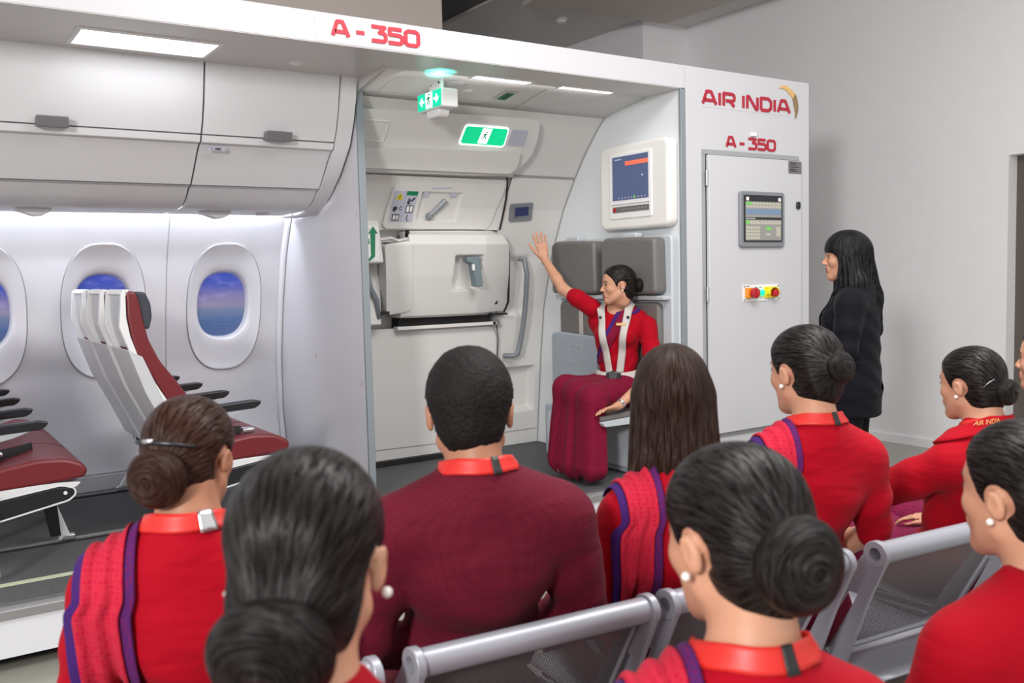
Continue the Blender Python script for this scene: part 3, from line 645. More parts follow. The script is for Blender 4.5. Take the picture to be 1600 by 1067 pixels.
# hanging sign
t = thing('hanging_exit_sign', 'lit green exit sign box with two arrows hanging from the entry ceiling', 'exit sign', (2.53, 4.42, 2.36), group='green exit signs')
part('sign_box', MB().box(2.474, 4.288, 2.392, 2.575, 4.556, 2.492), M['white'], t, bevel=.010, seg=3)
part('mounting_plate', MB().box(2.515, 4.36, 2.49, 2.53, 4.50, 2.566), M['white'], t, bevel=.003)
mb = MB()
for y in (4.385, 4.475): mb.disc((2.513, y, 2.535), (1, 0, 0), .006, .004, 10)
part('screw', mb, M['black'], t)
part('lower_lamp', MB().prism(rpoly([(4.35, 2.395), (4.50, 2.395), (4.48, 2.352), (4.37, 2.352)], .02), 'x', 2.49, 2.56), M['white'], t, bevel=.006)
part('sign_face', MB().box(2.4705, 4.296, 2.399, 2.474, 4.548, 2.486), M['exitteal'], t)
part('door_symbol', MB().box(2.469, 4.385, 2.402, 2.4706, 4.458, 2.483), M['exitwhite'], t)
mb = MB()
for y, s_ in ((4.505, 1), (4.338, -1)):
    mb.prism([(y-.006*s_, 2.437), (y-.030*s_, 2.437), (y-.030*s_, 2.449), (y-.006*s_, 2.449)], 'x', 2.469, 2.4706)
    mb.prism([(y-.008*s_, 2.418), (y+.022*s_, 2.443), (y-.008*s_, 2.468)], 'x', 2.469, 2.4706)
part('arrow', mb, M['exitwhite'], t)
runner((2.4685, 4.42, 2.443), (0, -1, 0), (0, 0, 1), 0, .07, 'green', t)
l = bpy.data.lights.new('exit_sign_glow', 'SPOT'); l.energy = 5; l.color = (.05, 1, .72); l.shadow_soft_size = .01; l.spot_size = R(120); l.spot_blend = .9
o = bpy.data.objects.new('exit_sign_glow', l); COL.objects.link(o); o.location = (2.46, 4.28, 2.50); o.rotation_euler = (R(180), 0, 0)

# door leaf pieces
part('upper_panel', band(rpoly([(2.20, 1.79), (3.425, 1.796), (3.435, 1.90), (3.40, 2.11), (2.20, 2.11)], .01), YE, .008, .03, 10, 24), M['lining'], d, bevel=.004)
raise_ = rpoly([(2.545, 1.80), (3.33, 1.80), (3.38, 2.07), (2.575, 2.07)], .05)
wrec = dip(2.775, 1.848, 3.068, 2.024, -.028, .010)
part('instruction_panel', band(raise_, YE, lambda x, z: .028+wrec(x, z), .03, 110, 90), M['lining'], d, bevel=0, smooth=50)
t = d
hp([(2.585, 1.84), (2.665, 1.84), (2.665, 2.022), (2.585, 2.022)], .031, 'label', 'instruction_label', d)
hp([(2.667, 1.84), (2.745, 1.84), (2.745, 2.022), (2.667, 2.022)], .0315, 'label', 'instruction_label', d)
hp([(2.668, 1.997), (2.744, 1.997), (2.744, 2.021), (2.668, 2.021)], .033, 'green', 'green_header', d)
def flat(x0, z0, x1, z1, o_=.033): return [onh(x0, z0, o_), onh(x1, z0, o_), onh(x1, z1, o_), onh(x0, z1, o_)]
mb = MB(); mb.add([onh(2.600, 1.972, .033), onh(2.650, 1.972, .033), onh(2.625, 2.012, .033)], [(0, 1, 2)]); part('warning_triangle', mb, M['yellow'], d)
mb = MB(); mb.add(flat(2.623, 1.980, 2.628, 2.000, .034), [(0, 1, 2, 3)]); mb.add(flat(2.622, 1.975, 2.629, 1.979, .034), [(0, 1, 2, 3)])
mb.ball(onh(2.612, 1.925, .033), (.014, .003, .014), 10, 6); mb.ball(onh(2.607, 1.912, .033), (.010, .003, .010), 8, 6)
mb.tube([onh(2.652+.010*math.cos(a), 1.922+.010*math.sin(a), .033) for a in np.linspace(.8, 5.4, 10)], .002, 5)
mb.add(flat(2.600, 1.848, 2.648, 1.885), [(0, 1, 2, 3)]); mb.add(flat(2.685, 1.895, 2.735, 1.940), [(0, 1, 2, 3)])
mb.ball(onh(2.695, 1.975, .033), (.007, .003, .007), 8, 6); mb.tube([onh(2.693, 1.966, .033), onh(2.690, 1.950, .033)], .006, 6); mb.tube([onh(2.693, 1.964, .033), onh(2.712, 1.968, .033), onh(2.728, 1.985, .033)], .003, 6); mb.tube([onh(2.690, 1.950, .033), onh(2.708, 1.950, .033)], .0035, 6)
mb.tube([onh(2.715, 1.962, .033), onh(2.735, 1.985, .033)], .002, 6)
mb.ball(onh(2.705, 1.880, .033), (.004, .003, .004), 8, 6); mb.tube([onh(2.704, 1.875, .033), onh(2.701, 1.860, .033), onh(2.712, 1.846, .033)], .0025, 6)
part('pictogram', mb, M['black'], d)
mb = MB(); mb.add(flat(2.606, 1.853, 2.622, 1.88, .0345), [(0, 1, 2, 3)]); mb.add(flat(2.627, 1.853, 2.642, 1.88, .0345), [(0, 1, 2, 3)]); mb.add(flat(2.69, 1.90, 2.707, 1.935, .0345), [(0, 1, 2, 3)]); mb.add(flat(2.713, 1.90, 2.73, 1.935, .0345), [(0, 1, 2, 3)])
part('pictogram_inset', mb, M['white'], d)
hp([(2.832, 2.038), (2.970, 2.040), (2.970, 2.053), (2.832, 2.051)], .031, 'label', 'arming_label', d, 3)
mb = MB(); mb.add(flat(2.79, 1.993, 2.825, 2.022, .022), [(0, 1, 2, 3)]); mb.add(flat(2.985, 1.998, 3.03, 2.022, .022), [(0, 1, 2, 3)]); part('small_symbol', mb, M['label'], d)
mb = MB(); mb.tube([onh(2.865, 1.880, .022), onh(2.90, 1.915, .03), onh(2.955, 1.975, .03)], [.014, .017, .019], 8, sy=.5); mb.disc(onh(2.866, 1.878, .025), (0, 1, -.4), .024, .02, 18)
part('door_lever', mb, M['handle_grey'], d, bevel=.002)
# slide bustle
YB = interp([(1.80, 5.215), (1.78, 5.19), (1.76, 5.12), (1.70, 5.105), (1.50, 5.17), (1.28, 5.255), (1.245, 5.27), (1.225, 5.31)])
bre = dip(3.028, 1.400, 3.245, 1.632, -.065, .014)
def boff(x, z): t_ = min(1, max(0, (x-3.25)/.30)); return bre(x, z)-.10*t_**1.15
part('slide_housing', band(rpoly([(2.690, 1.235), (3.53, 1.225), (3.56, 1.30), (3.49, 1.66), (3.41, 1.795), (2.690, 1.785)], [.02, .03, .05, .10, .05, .02]), YB, boff, .13, 130, 110), M['lining'], d, smooth=45)
part('housing_cover', band(rpoly([(2.585, 1.26), (2.765, 1.28), (2.70, 1.72), (2.515, 1.70)], [.02, .05, .02, .02]), YB, lambda x, z: .008+.0*x, .10, 6, 40), M['lining'], d, bevel=.006, smooth=40)
mb = MB(); mb.prism([(3.100, 1.618), (3.192, 1.618), (3.197, 1.59), (3.215, 1.425), (3.162, 1.425), (3.142, 1.575), (3.103, 1.585)], 'y', 5.105, 5.17)
part('slide_handle', mb, M['teal_handle'], d, bevel=.006); part('handle_key', MB().box(3.135, 5.098, 1.53, 3.150, 5.11, 1.57), M['white'], d)
mb = MB(); mb.box(2.69, 5.13, 1.745, 2.70, 5.17, 1.79); mb.box(2.60, 5.30, 1.30, 3.45, 5.36, 1.74); mb.box(3.40, 5.30, 1.222, 3.53, 5.36, 1.235); mb.box(2.545, 5.24, 1.262, 2.60, 5.30, 1.285)
mb.tube([(x+.006, float(YB(z))+.10, z) for x, z in ((3.43, 1.78), (3.47, 1.70), (3.495, 1.64), (3.52, 1.5), (3.56, 1.31), (3.545, 1.24))], .010, 6)
part('housing_gap', mb, M['blackgap'], d)
mb = MB(); mb.box(2.48, 5.16, 1.715, 2.71, 5.22, 1.735); mb.tube([(2.50, 5.15, 1.728), (2.58, 5.14, 1.74), (2.63, 5.15, 1.722), (2.70, 5.15, 1.738)], .008, 6); part('strap', mb, M['lining'], d)
mb = MB(); mb.box(2.72, 5.36, 1.165, 3.44, 5.50, 1.25); part('girt_bar_slot', mb, M['blackgap'], d)
mb = MB(); mb.box(2.70, 5.33, 1.155, 3.46, 5.40, 1.178); part('girt_bar_ledge', mb, M['lining'], d, bevel=.004)
mb = MB(); mb.box(3.43, 5.33, 1.15, 3.452, 5.40, 1.25); part('girt_bar_bracket', mb, M['alu'], d)
part('lower_panel', band(rpoly([(2.20, .375), (3.50, .35), (3.50, 1.06), (3.455, 1.150), (2.20, 1.175)], [.005, .01, .05, .06, .01]), YE, .05, .06, 10, 40), M['lining'], d, bevel=.010)
part('kick_panel', band([(2.20, .29), (3.50, .29), (3.50, .352), (2.20, .372)], YE, .042, .05, 6, 6), M['lining'], d, bevel=.003)
part('door_edge_seal', MB().tube([(3.428, float(YE(z))-.012, z) for z in (1.80, 1.9)]+[(3.415, float(YE(2.0))-.012, 2.0), (3.385, float(YE(2.10))-.012, 2.10), (3.37, float(YE(2.12))-.012, 2.125)], .007, 6).tube([(3.50, 5.40, 1.16), (3.52, 5.41, 1.05), (3.52, 5.43, .9)], .004, 6), M['blackgap'], d)
mb = MB(); mb.box(2.21, 5.45, .262, 3.52, 5.5, .29); part('sill_gap', mb, M['blackgap'], d)
mb = MB(); 0 and mb.prism(rpoly([(3.42, 1.13), (3.75, 1.16), (3.75, 1.25), (3.5, 1.27), (3.42, 1.25)], .03), 'y', 5.345, 5.42)
# arrow placard and assist grip at left
t = thing('door_arrow_placard', 'white placard with green up arrow and EXIT OPEN lettering, partly behind the bulkhead post', 'sign', (2.42, 5.2, 1.59))
part('placard_box', MB().prism(rpoly([(2.20, 1.585), (2.52, 1.585), (2.49, 1.845), (2.20, 1.845)], .02), 'y', 5.125, 5.30), M['lining'], t, bevel=.01)
mb = MB(); mb.box(2.25, 5.1225, 1.60, 2.485, 5.1245, 1.815); part('placard_face', mb, M['white'], t)
mb = MB(); mb.prism([(2.420, 1.60), (2.455, 1.625), (2.462, 1.765), (2.478, 1.765), (2.449, 1.808), (2.415, 1.765), (2.431, 1.765), (2.430, 1.63), (2.405, 1.60)], 'y', 5.119, 5.1225); part('green_arrow', mb, M['green'], t)
mb = MB(); textmesh('EXIT', .045, frame((2.374, 5.1215, 1.775), (1, 0, 0), (0, 0, 1)), mb); textmesh('OPEN', .045, frame((2.366, 5.1215, 1.715), (1, 0, 0), (0, 0, 1)), mb); part('placard_text', mb, M['green'], t)
t = thing('assist_handle', 'short curved grey assist handle left of the slide housing, under the green arrow', 'grab handle', (2.5, 5.3, 1.25), group='grab handles')
mb = MB(); mb.tube([(2.43, 5.33, 1.575), (2.455, 5.25, 1.575), (2.46, 5.235, 1.50), (2.475, 5.235, 1.43), (2.52, 5.25, 1.36), (2.54, 5.27, 1.25), (2.52, 5.34, 1.245)], .016, 10); part('grip', mb, M['handle_grey'], t, smooth=60)
mb = MB(); mb.disc((2.44, 5.32, 1.575), (1, 0, 0), .026, .05); mb.disc((2.515, 5.34, 1.245), (1, 0, 0), .022, .05); part('mounting', mb, M['alu'], t)
mb = MB(); mb.box(2.20, 5.27, 1.20, 2.56, 5.34, 1.80); part('side_recess_panel', mb, M['lining'], sim, bevel=.01)
t = thing('grab_handle', 'long grey angled grab handle on the cream lining beside the exit door', 'grab handle', (3.66, 5.35, .93), group='grab handles')
mb = MB(); mb.tube([(3.645, 5.31, 1.605), (3.655, 5.262, 1.600), (3.675, 5.262, 1.50), (3.69, 5.30, 1.36), (3.695, 5.325, 1.25), (3.69, 5.35, 1.12), (3.675, 5.375, .99), (3.66, 5.38, .935), (3.635, 5.39, .925), (3.59, 5.45, .925)], .0185, 12); part('grip', mb, M['handle_grey'], t, smooth=60)
t = thing('door_status_display', 'small grey framed display on the lining right of the exit door', 'display', (3.57, 5.17, 1.855))
part('display_frame', band(rpoly([(3.490, 1.853), (3.668, 1.856), (3.642, 1.978), (3.467, 1.974)], .01), YE, .018, .02, 6, 8), M['handle_grey'], t, bevel=.004)
part('display_inner_frame', band([(3.512, 1.872), (3.648, 1.874), (3.628, 1.960), (3.492, 1.957)], YE, .021, .01, 4, 6), M['alu'], t)
part('display_screen', band([(3.522, 1.885), (3.63, 1.887), (3.614, 1.95), (3.507, 1.948)], YE, .023, .01, 4, 6), M['smallblue'], t)

# monitor on the attendant wall (faces -x)
t = thing('wall_monitor', 'white framed blue touch monitor on the wall above the jump seats', 'monitor', (3.9, 4.33, 1.77))
part('housing', MB().prism(rrect(4.03, 1.762, 4.665, 2.292, .05), 'x', 3.845, 3.93), M['mon'], t, bevel=.022, seg=4)
part('inner_bezel', MB().prism(rrect(4.17, 1.83, 4.56, 2.235, .012), 'x', 3.838, 3.85), M['white'], t, bevel=.004)
part('screen', MB().box(3.835, 4.195, 1.945, 3.839, 4.525, 2.215), M['screenblue'], t)
mb = MB(); mb.box(3.833, 4.195, 2.155, 3.8352, 4.40, 2.18, 0); mb.box(3.833, 4.31, 1.95, 3.8352, 4.325, 1.965, 1); mb.box(3.833, 4.24, 2.08, 3.8352, 4.25, 2.09, 2)
for i in range(9): mb.box(3.833, 4.22+i*.03, 1.955, 3.8352, 4.226+i*.03, 1.96, 2)
mb.box(3.833, 4.44, 2.195, 3.8352, 4.50, 2.199, 2); part('screen_graphics', mb, [M['screenred'], M['screengreen'], M['white']], t)
mb = MB(); mb.box(3.834, 4.19, 1.87, 3.839, 4.525, 1.905, 0); mb.box(3.832, 4.495, 1.875, 3.835, 4.518, 1.90, 1)
for i in range(8): mb.box(3.833, 4.21+i*.03, 1.884, 3.8345, 4.225+i*.03, 1.89, 2)
mb.box(3.834, 4.185, 1.918, 3.839, 4.54, 1.921, 2); part('control_strip', mb, [M['js_leather'], M['redp'], M['alu']], t)

# ---------------------------------------------------------------- jump seats
def xs_(poly, x0, x1): return MB().prism(poly, 'x', x0, x1)
for nm, y0, y1, lab in (('near', 4.085, 4.60, 'grey jump seat in use by the flight attendant, nearer the corner post'), ('far', 4.655, 5.13, 'empty grey attendant jump seat with folded seat pan, nearer the exit door')):
    t = thing('jump_seat', lab, 'jump seat', (3.85, (y0+y1)/2, .27), group='attendant jump seats')
    near = nm == 'near'
    part('seat_frame', xs_(rpoly([(y0-.045 if near else y0-.02, .45), (y0-.045 if near else y0-.02, 1.715), (y1+.015, 1.725), (y1+.015, .45)], .04), 3.875, 3.935), M['js_frame'], t, bevel=.01)
    part('headrest_cushion', xs_(rpoly([(y0, 1.36), (y0+.01, 1.70), (y1-.05, 1.715), (y1, 1.69), (y1, 1.36)], .035), 3.785, 3.885), M['js_leather'], t, bevel=.022, seg=4)
    part('headrest_strap', xs_([(y0+.19, 1.705), (y0+.19, 1.735), (y0+.32, 1.735), (y0+.32, 1.705)], 3.80, 3.86), M['js_frame'], t, bevel=.008)
    part('back_cushion', xs_(rpoly([(y0+.03, .70), (y0+.03, 1.31), (y1-.02, 1.31), (y1-.02, .70)], .05), 3.835, 3.885), M['js_leather'], t, bevel=.02, seg=3)
    part('divider_rail', xs_([(y0-.03, 1.325), (y0-.03, 1.35), (y1, 1.35), (y1, 1.325)], 3.82, 3.90), M['js_frame'], t, bevel=.004)
    part('base_box', MB().box(3.70, y0+.01, .262, 3.92, y1-.01, .60), M['js_pan'], t, bevel=.01)
    part('base_panel', xs_(rrect(y0+.05, .30, y1-.05, .56, .03), 3.688, 3.70), M['js_frame'], t, bevel=.004)
    if near:
        part('seat_pan', MB().prism(rpoly([(3.36, .635), (3.88, .655), (3.88, .60), (3.38, .605)], .01), 'y', y0, y1), M['js_frame'], t, bevel=.008)
        part('seat_cushion', MB().prism(rpoly([(3.365, .665), (3.86, .69), (3.86, .65), (3.365, .636)], .012), 'y', y0+.015, y1-.015), M['js_leather'], t, bevel=.01)
        part('pan_strut', MB().tube([(3.60, y0+.05, .61), (3.70, y0+.05, .40)], .010, 8).tube([(3.60, y1-.05, .61), (3.70, y1-.05, .40)], .010, 8), M['alu'], t)
    else:
        part('folded_seat_pan', xs_(rpoly([(y0+.02, .48), (y0, 1.08), (y1-.05, 1.10), (y1+.02, 1.085), (y1+.02, .48)], .04), 3.79, 3.83), M['js_pan'], t, bevel=.012)
        outline([(3.788, y, z) for y, z in rpoly([(4.80, .90), (4.94, .90), (4.94, 1.02), (4.80, 1.02)], .03)], .003, 'js_frame', t, 'pan_mark')
        part('shoulder_belt', MB().box(3.828, 4.845, .80, 3.834, 4.885, 1.33), M['webbing'], t, bevel=.002)

# ---------------------------------------------------------------- aircraft seats
def seat_row(dx, lab):
    t = thing('triple_aircraft_seat', lab, 'aircraft seat', (1.25+dx, 5.13, .26), group='rows of burgundy aircraft seats')
    ys = [4.40, 4.90, 5.40]
    Lp = [(.889, 1.465), (.890, 1.343), (.902, 1.258), (.922, 1.168), (.974, 1.080), (1.035, .965), (1.10, .86), (1.17, .74)]
    Rp = [(1.25, .73), (1.24, .80), (1.165, .925), (1.098, 1.03), (1.02, 1.141), (.978, 1.235), (.955, 1.34), (.946, 1.41), (.932, 1.460)]
    cush_p = Lp+Rp
    plate = [(.880, 1.200), (.922, 1.172), (.942, 1.165), (.99, 1.045), (1.05, .935), (1.16, .74), (1.19, .64), (1.12, .62), (1.04, .80), (.95, .99)]
    wedge = [(.985, 1.05), (1.04, .955), (1.11, .845), (1.19, .72), (1.17, .66), (1.10, .80), (1.03, .93)]
    for y in ys:
        b = part('seat_back', MB().prism([(x+dx, z) for x, z in rpoly(cush_p, .018)], 'y', y+.045, y+.400), M['red_leather'], t, bevel=.010, seg=3)
        rim = [(x-.018, z+.004) for x, z in Lp[:5]]
        side = rim+[(Lp[4][0]+.006, Lp[4][1])]+[(x+.008, z) for x, z in Lp[3::-1]]
        mb = MB()
        for a0, a1 in ((.040, .070), (.375, .405)): mb.prism([(x+dx, z) for x, z in rpoly([(.866, 1.45), (.852, 1.30), (.864, 1.262), (.898, 1.17), (.925, 1.17), (.897, 1.26), (.884, 1.343), (.886, 1.468), (.876, 1.470)], .006)], 'y', y+a0, y+a1)
        mb.prism([(.868+dx, 1.45), (.884+dx, 1.472), (.905+dx, 1.470), (.890+dx, 1.44)], 'y', y+.05, y+.395)
        part('back_shell', mb, M['seat_shell'], t, bevel=.005)
        part('back_recess', MB().prism([(x+dx, z) for x, z in [(.882, 1.455), (.880, 1.33), (.895, 1.25), (.93, 1.16), (.95, 1.16), (.908, 1.255), (.893, 1.34), (.890, 1.455)]], 'y', y+.065, y+.38), M['seat_side'], t)
        part('lower_shell', MB().prism([(x+dx, z) for x, z in rpoly(plate, .008)], 'y', y+.030, y+.430), M['seat_side'], t, bevel=.004)
        part('side_wedge', MB().prism([(x+dx, z) for x, z in wedge], 'y', y+.026, y+.436), M['seat_shell'], t, bevel=.003)
        part('headrest', MB().prism([(x+dx, z) for x, z in rpoly([(.930, 1.462), (.975, 1.458), (.998, 1.40), (1.000, 1.34), (.985, 1.285), (.958, 1.290)], .014)], 'y', y+.06, y+.39), M['headrest'], t, bevel=.012, seg=3)
        cp = [(1.155, .705), (1.30, .735), (1.42, .750), (1.53, .742), (1.595, .712), (1.615, .680), (1.60, .650), (1.50, .640), (1.20, .628)]
        for k, (a0, a1) in enumerate(((.004, .496),)):
            part('seat_cushion', MB().prism([(x+dx, z) for x, z in rpoly(cp, .03)], 'y', y+a0, y+a1), M['red_leather'], t, bevel=.016, seg=3)
        part('seat_pan', MB().prism([(x+dx, z) for x, z in rpoly([(1.15, .640), (1.50, .638), (1.585, .630), (1.56, .608), (1.20, .600)], .01)], 'y', y+.01, y+.49), M['seat_shell'], t, bevel=.006)
    for k in range(4):
        y = 4.38+.5*k
        a = part('armrest', MB().prism([(x+dx, z) for x, z in rpoly([(1.06, .908), (1.43, .925), (1.462, .918), (1.455, .900), (1.43, .885), (1.30, .880), (1.06, .862)], .010)], 'y', y-.025, y+.025), M['black_plastic'], t, bevel=.007, label='black topped armrest')
        part('armrest_side', MB().prism([(x+dx, z) for x, z in rpoly([(1.06, .885), (1.40, .886), (1.33, .862), (1.20, .835), (1.06, .822)], .01)], 'y', y-.020, y+.020), M['seat_grey'], a, bevel=.004)
    for y in (4.42, 5.88):
        mb = MB(); mb.prism([(x+dx, z) for x, z in rpoly([(1.17, .585), (1.50, .625), (1.548, .612), (1.555, .585), (1.53, .565), (1.20, .505)], .02)], 'y', y-.03, y+.03); part('side_beam', mb, M['black_plastic'], t, bevel=.006)
        mb = MB(); mb.tube([(p[0]+dx, y-.031, p[1]) for p in rpoly([(1.17, .59), (1.50, .63), (1.552, .612), (1.558, .585), (1.53, .560), (1.20, .498)], .02)], .004, 6, closed=True); mb.disc((1.515+dx, y-.033, .595), (0, 1, 0), .008, .006, 12); part('beam_edge', mb, M['seat_shell'], t)
    for x in (1.27, 1.48): part('cross_tube', MB().tube([(x+dx, 4.42, .56), (x+dx, 5.88, .56)], .022, 12), M['alu'], t)
    for y in (4.865, 5.83):
        mb = MB(); mb.prism([(x+dx, z) for x, z in [(1.06, .274), (1.10, .274), (1.30, .50), (1.46, .50), (1.545, .30), (1.535, .274), (1.60, .274), (1.585, .30), (1.50, .56), (1.24, .56)]], 'y', y-.018, y+.018); part('leg', mb, M['seat_shell'], t, bevel=.004, label='pale grey splayed leg frame')
        part('leg_post', MB().prism([(x+dx, z) for x, z in [(1.46, .54), (1.53, .54), (1.545, .30), (1.50, .30)]], 'y', y-.035, y-.02), M['black_plastic'], t, bevel=.003)
        for x in (1.08, 1.58): part('foot_fitting', MB().box(x-.03+dx, y-.022, .270, x+.03+dx, y+.022, .296), M['alu'], t, bevel=.005)
    if dx < 0:
        part('lap_belt', MB().tube([(1.18+dx, 4.55, .742), (1.26+dx, 4.60, .752), (1.36+dx, 4.64, .757), (1.43+dx, 4.72, .757)], .026, 8, sy=.18), M['belt'], t)
        part('belt_buckle', MB().box(1.24+dx, 4.55, .755, 1.30+dx, 4.60, .775), M['silver'], t, bevel=.006)
        part('hanging_belt', MB().tube([(1.16+dx, 4.36, .72), (1.175+dx, 4.335, .66), (1.20+dx, 4.33, .50), (1.215+dx, 4.33, .335)], .034, 8, sy=.14), M['belt'], t)
        part('hanging_buckle', MB().box(1.185+dx, 4.322, .29, 1.245+dx, 4.338, .335), M['silver'], t, bevel=.004)
    else:
        part('lap_belt', MB().tube([(1.22+dx, 4.50, .74), (1.32+dx, 4.52, .758), (1.40+dx, 4.50, .76)], .026, 8, sy=.2), M['belt'], t)
        part('belt_buckle', MB().box(1.40+dx, 4.46, .755, 1.46+dx, 4.52, .775), M['silver'], t, bevel=.006)
    return t
seat_row(0, 'row of three burgundy aircraft seats nearer the bulkhead, backs edge-on in front of a window')
seat_row(-.93, 'row of three burgundy aircraft seats cut off at the left edge of the photo')
# ---------------------------------------------------------------- waiting bench (row of seats on one beam)
def bench(name, xs, y0, k_, lab, wd=.547, zt=.775):
    xm = sum(xs)/len(xs)+wd/2; Y_ = lambda x: y0+k_*(x-.769); y = Y_(xm)
    t = thing(name, lab, 'bench', (xm, y+.2, 0), group='waiting benches')
    for n_, xa in enumerate(xs):
        xb = xa+wd; yy = Y_(xa+wd/2); By = lambda z: yy+.185*(zt-z)/(zt-.43); d_ = Y_(xb)-Y_(xa); sk = lambda x: d_*((x-xa)/wd-.5)
        def shear(mb): mb.v = [(p[0], p[1]+sk(p[0]), p[2]) for p in mb.v]; return mb
        mb = MB(); mb.grid([[(xa+.02+(wd-.04)*i/16, By(z), z) for z in np.linspace(zt-.015, .455, 10)] for i in range(17)])
        mb.uv = [(p[0], p[2]) for p in mb.v]; part('back_panel', shear(mb), M['perf'], t, smooth=60)
        mb = MB(); mb.tube([(xa+.02, By(.462), .462), (xb-.02, By(.462), .462)], .010, 8); mb.tube([(xb-.022, By(zt-.04), zt-.04), (xb-.022, By(.46), .46)], .006, 6); part('panel_edge', shear(mb), M['steel'], t)
        def ann(x0, x1, ro, ri):
            G = [[(x, yy+r_*math.cos(a), zt+r_*math.sin(a)) for x, r_ in ((x0, ri), (x0, ro), (x1, ro), (x1, ri), (x0, ri))] for a in np.linspace(0, 2*math.pi, 24, endpoint=False)]
            return MB().grid(G, 0, True)
        part('top_rail', shear(ann(xa, xb, .0275, .017)), M['steel'], t, smooth=40, bevel=.003)
        for xe in (xa-.004, xb-.014):
            mb = ann(xe, xe+.018, .034, .0168); part('rail_ring', shear(mb), M['steel'], t, smooth=40, bevel=.002)
            mb = MB(); x0, x1 = xe+.002, xe+.016; e = .0004
            mb.prism([(yy-.034, zt-.006), (yy-.010, zt-.032), (yy+.018, zt-.030), (yy+.034, zt-.004), (By(.66)+.050, .66), (By(.66)-.046, .66)], 'x', x0, x1)
            mb.prism([(By(.67)-.045, .67), (By(.67)-.010, .67), (By(.42)-.022, .42), (By(.42)-.085, .42)], 'x', x0+e, x1-e)
            mb.prism([(By(.67)+.020, .67), (By(.67)+.049, .67), (By(.42)+.070, .42), (By(.42)+.030, .42)], 'x', x0+2*e, x1-2*e)
            mb.prism([(By(.44)-.20, .452), (By(.44)+.30, .440), (By(.44)+.42, .432), (By(.44)+.42, .40), (By(.44), .385), (By(.44)-.20, .41)], 'x', x0+3*e, x1-3*e)
            part('side_frame', shear(mb), M['steel'], t, bevel=.002)
        mb = MB(); mb.grid([[(xa+.018+(wd-.036)*i/8, By(.44)-.19+.60*j/12, .445-.020*math.sin(math.pi*min(1, j/10))+.004*(j > 10)) for j in range(13)] for i in range(9)])
        part('seat_panel', shear(mb), M['steel'], t, solid=.004)
    xa, xb = xs[0], xs[-1]+wd
    part('beam', MB().add([(x, Y_(x)+.22+dy, z) for x in (xa, xb) for dy in (0, .07) for z in (.34, .39)], [(0, 1, 3, 2), (4, 6, 7, 5), (0, 4, 5, 1), (2, 3, 7, 6), (0, 2, 6, 4), (1, 5, 7, 3)]), M['steel'], t, bevel=.006)
    for x in (xa+.10, xb-.15):
        y_ = Y_(x)+.05; part('leg', MB().prism([(y_+.18, .345), (y_+.26, .345), (y_+.27, .06), (y_+.48, .03), (y_+.48, 0), (y_-.04, 0), (y_-.04, .03), (y_+.17, .06)], 'x', x, x+.05), M['steel'], t, bevel=.006)
    return t
bench('waiting_bench', (-.475, .150, .769, 1.362, 2.02, 2.62, 3.24), 1.505, -.095, 'grey steel waiting bench with perforated backs directly behind the first row of people')
bench('waiting_bench', (-.20, .42, .90, 1.50), .66, 0, 'second grey waiting bench under the nearest row of people')

# ---------------------------------------------------------------- body surfaces from distance fields
V = lambda *a: np.array(a, float)
def rotm(axis, ang):
    return np.array(Matrix.Rotation(ang, 3, axis))
def smin(a, b, k):
    h = np.clip(.5+.5*(b-a)/k, 0, 1); return b*(1-h)+a*h-k*h*(1-h)
class F:
    """list of primitives: ('c',a,b,ra,rb,k) tapered capsule, ('e',c,r,rot,k) ellipsoid; sign -1 carves"""
    def __init__(s, P=None): s.P = list(P or [])
    def cap(s, a, b, ra, rb, k=.02, sg=1): s.P.append(('c', V(*a), V(*b), ra, rb, k, sg)); return s
    def chain(s, pts, rs, k=.02):
        for i in range(len(pts)-1): s.cap(pts[i], pts[i+1], rs[i], rs[i+1], k)
        return s
    def ell(s, c, r, rot=None, k=.02, sg=1): s.P.append(('e', V(*c), V(*r), rot, k, sg)); return s
    def xf(s, Rm, T, sc=1.):
        out = []
        for p in s.P:
            if p[0] == 'c': out.append(('c', Rm@(p[1]*sc)+T, Rm@(p[2]*sc)+T, p[3]*sc, p[4]*sc, p[5]*sc, p[6]))
            else: out.append(('e', Rm@(p[1]*sc)+T, p[2]*sc, Rm if p[3] is None else Rm@p[3], p[4]*sc, p[5]))
        return F(out)
    def grow(s, d): return F([('c', p[1], p[2], p[3]+d, p[4]+d, p[5], p[6]) if p[0] == 'c' else ('e', p[1], p[2]+d, p[3], p[4], p[5]) for p in s.P])
    def __add__(s, o): return F(s.P+o.P)
    @staticmethod
    def prim(p, X):
        if p[0] == 'c':
            a, b = p[1], p[2]; ab = b-a; t = np.clip(((X-a)@ab)/max(ab@ab, 1e-9), 0, 1)
            return np.linalg.norm(X-a-t[..., None]*ab, axis=-1)-(p[3]+t*(p[4]-p[3]))
        q = X-p[1]
        if p[3] is not None: q = q@p[3]
        k0 = np.linalg.norm(q/p[2], axis=-1); k1 = np.linalg.norm(q/p[2]**2, axis=-1)
        return k0*(k0-1)/np.maximum(k1, 1e-9)
    def box(s, p):
        if p[0] == 'c': r = max(p[3], p[4]); return np.minimum(p[1], p[2])-r, np.maximum(p[1], p[2])+r
        r = p[2] if p[3] is None else np.sqrt(((p[3]*p[2])**2).sum(1)); return p[1]-r, p[1]+r
    def at(s, X):
        d = np.full(X.shape[:-1], 9.)
        for p in s.P:
            v = F.prim(p, X); k = p[-2]
            d = smin(d, v, k) if p[-1] > 0 else -smin(-d, v, k)
        return d
    def bounds(s):
        lo = np.full(3, 9.); hi = -lo
        for p in s.P:
            if p[-1] > 0: a, b = s.box(p); lo = np.minimum(lo, a); hi = np.maximum(hi, b)
        return lo, hi
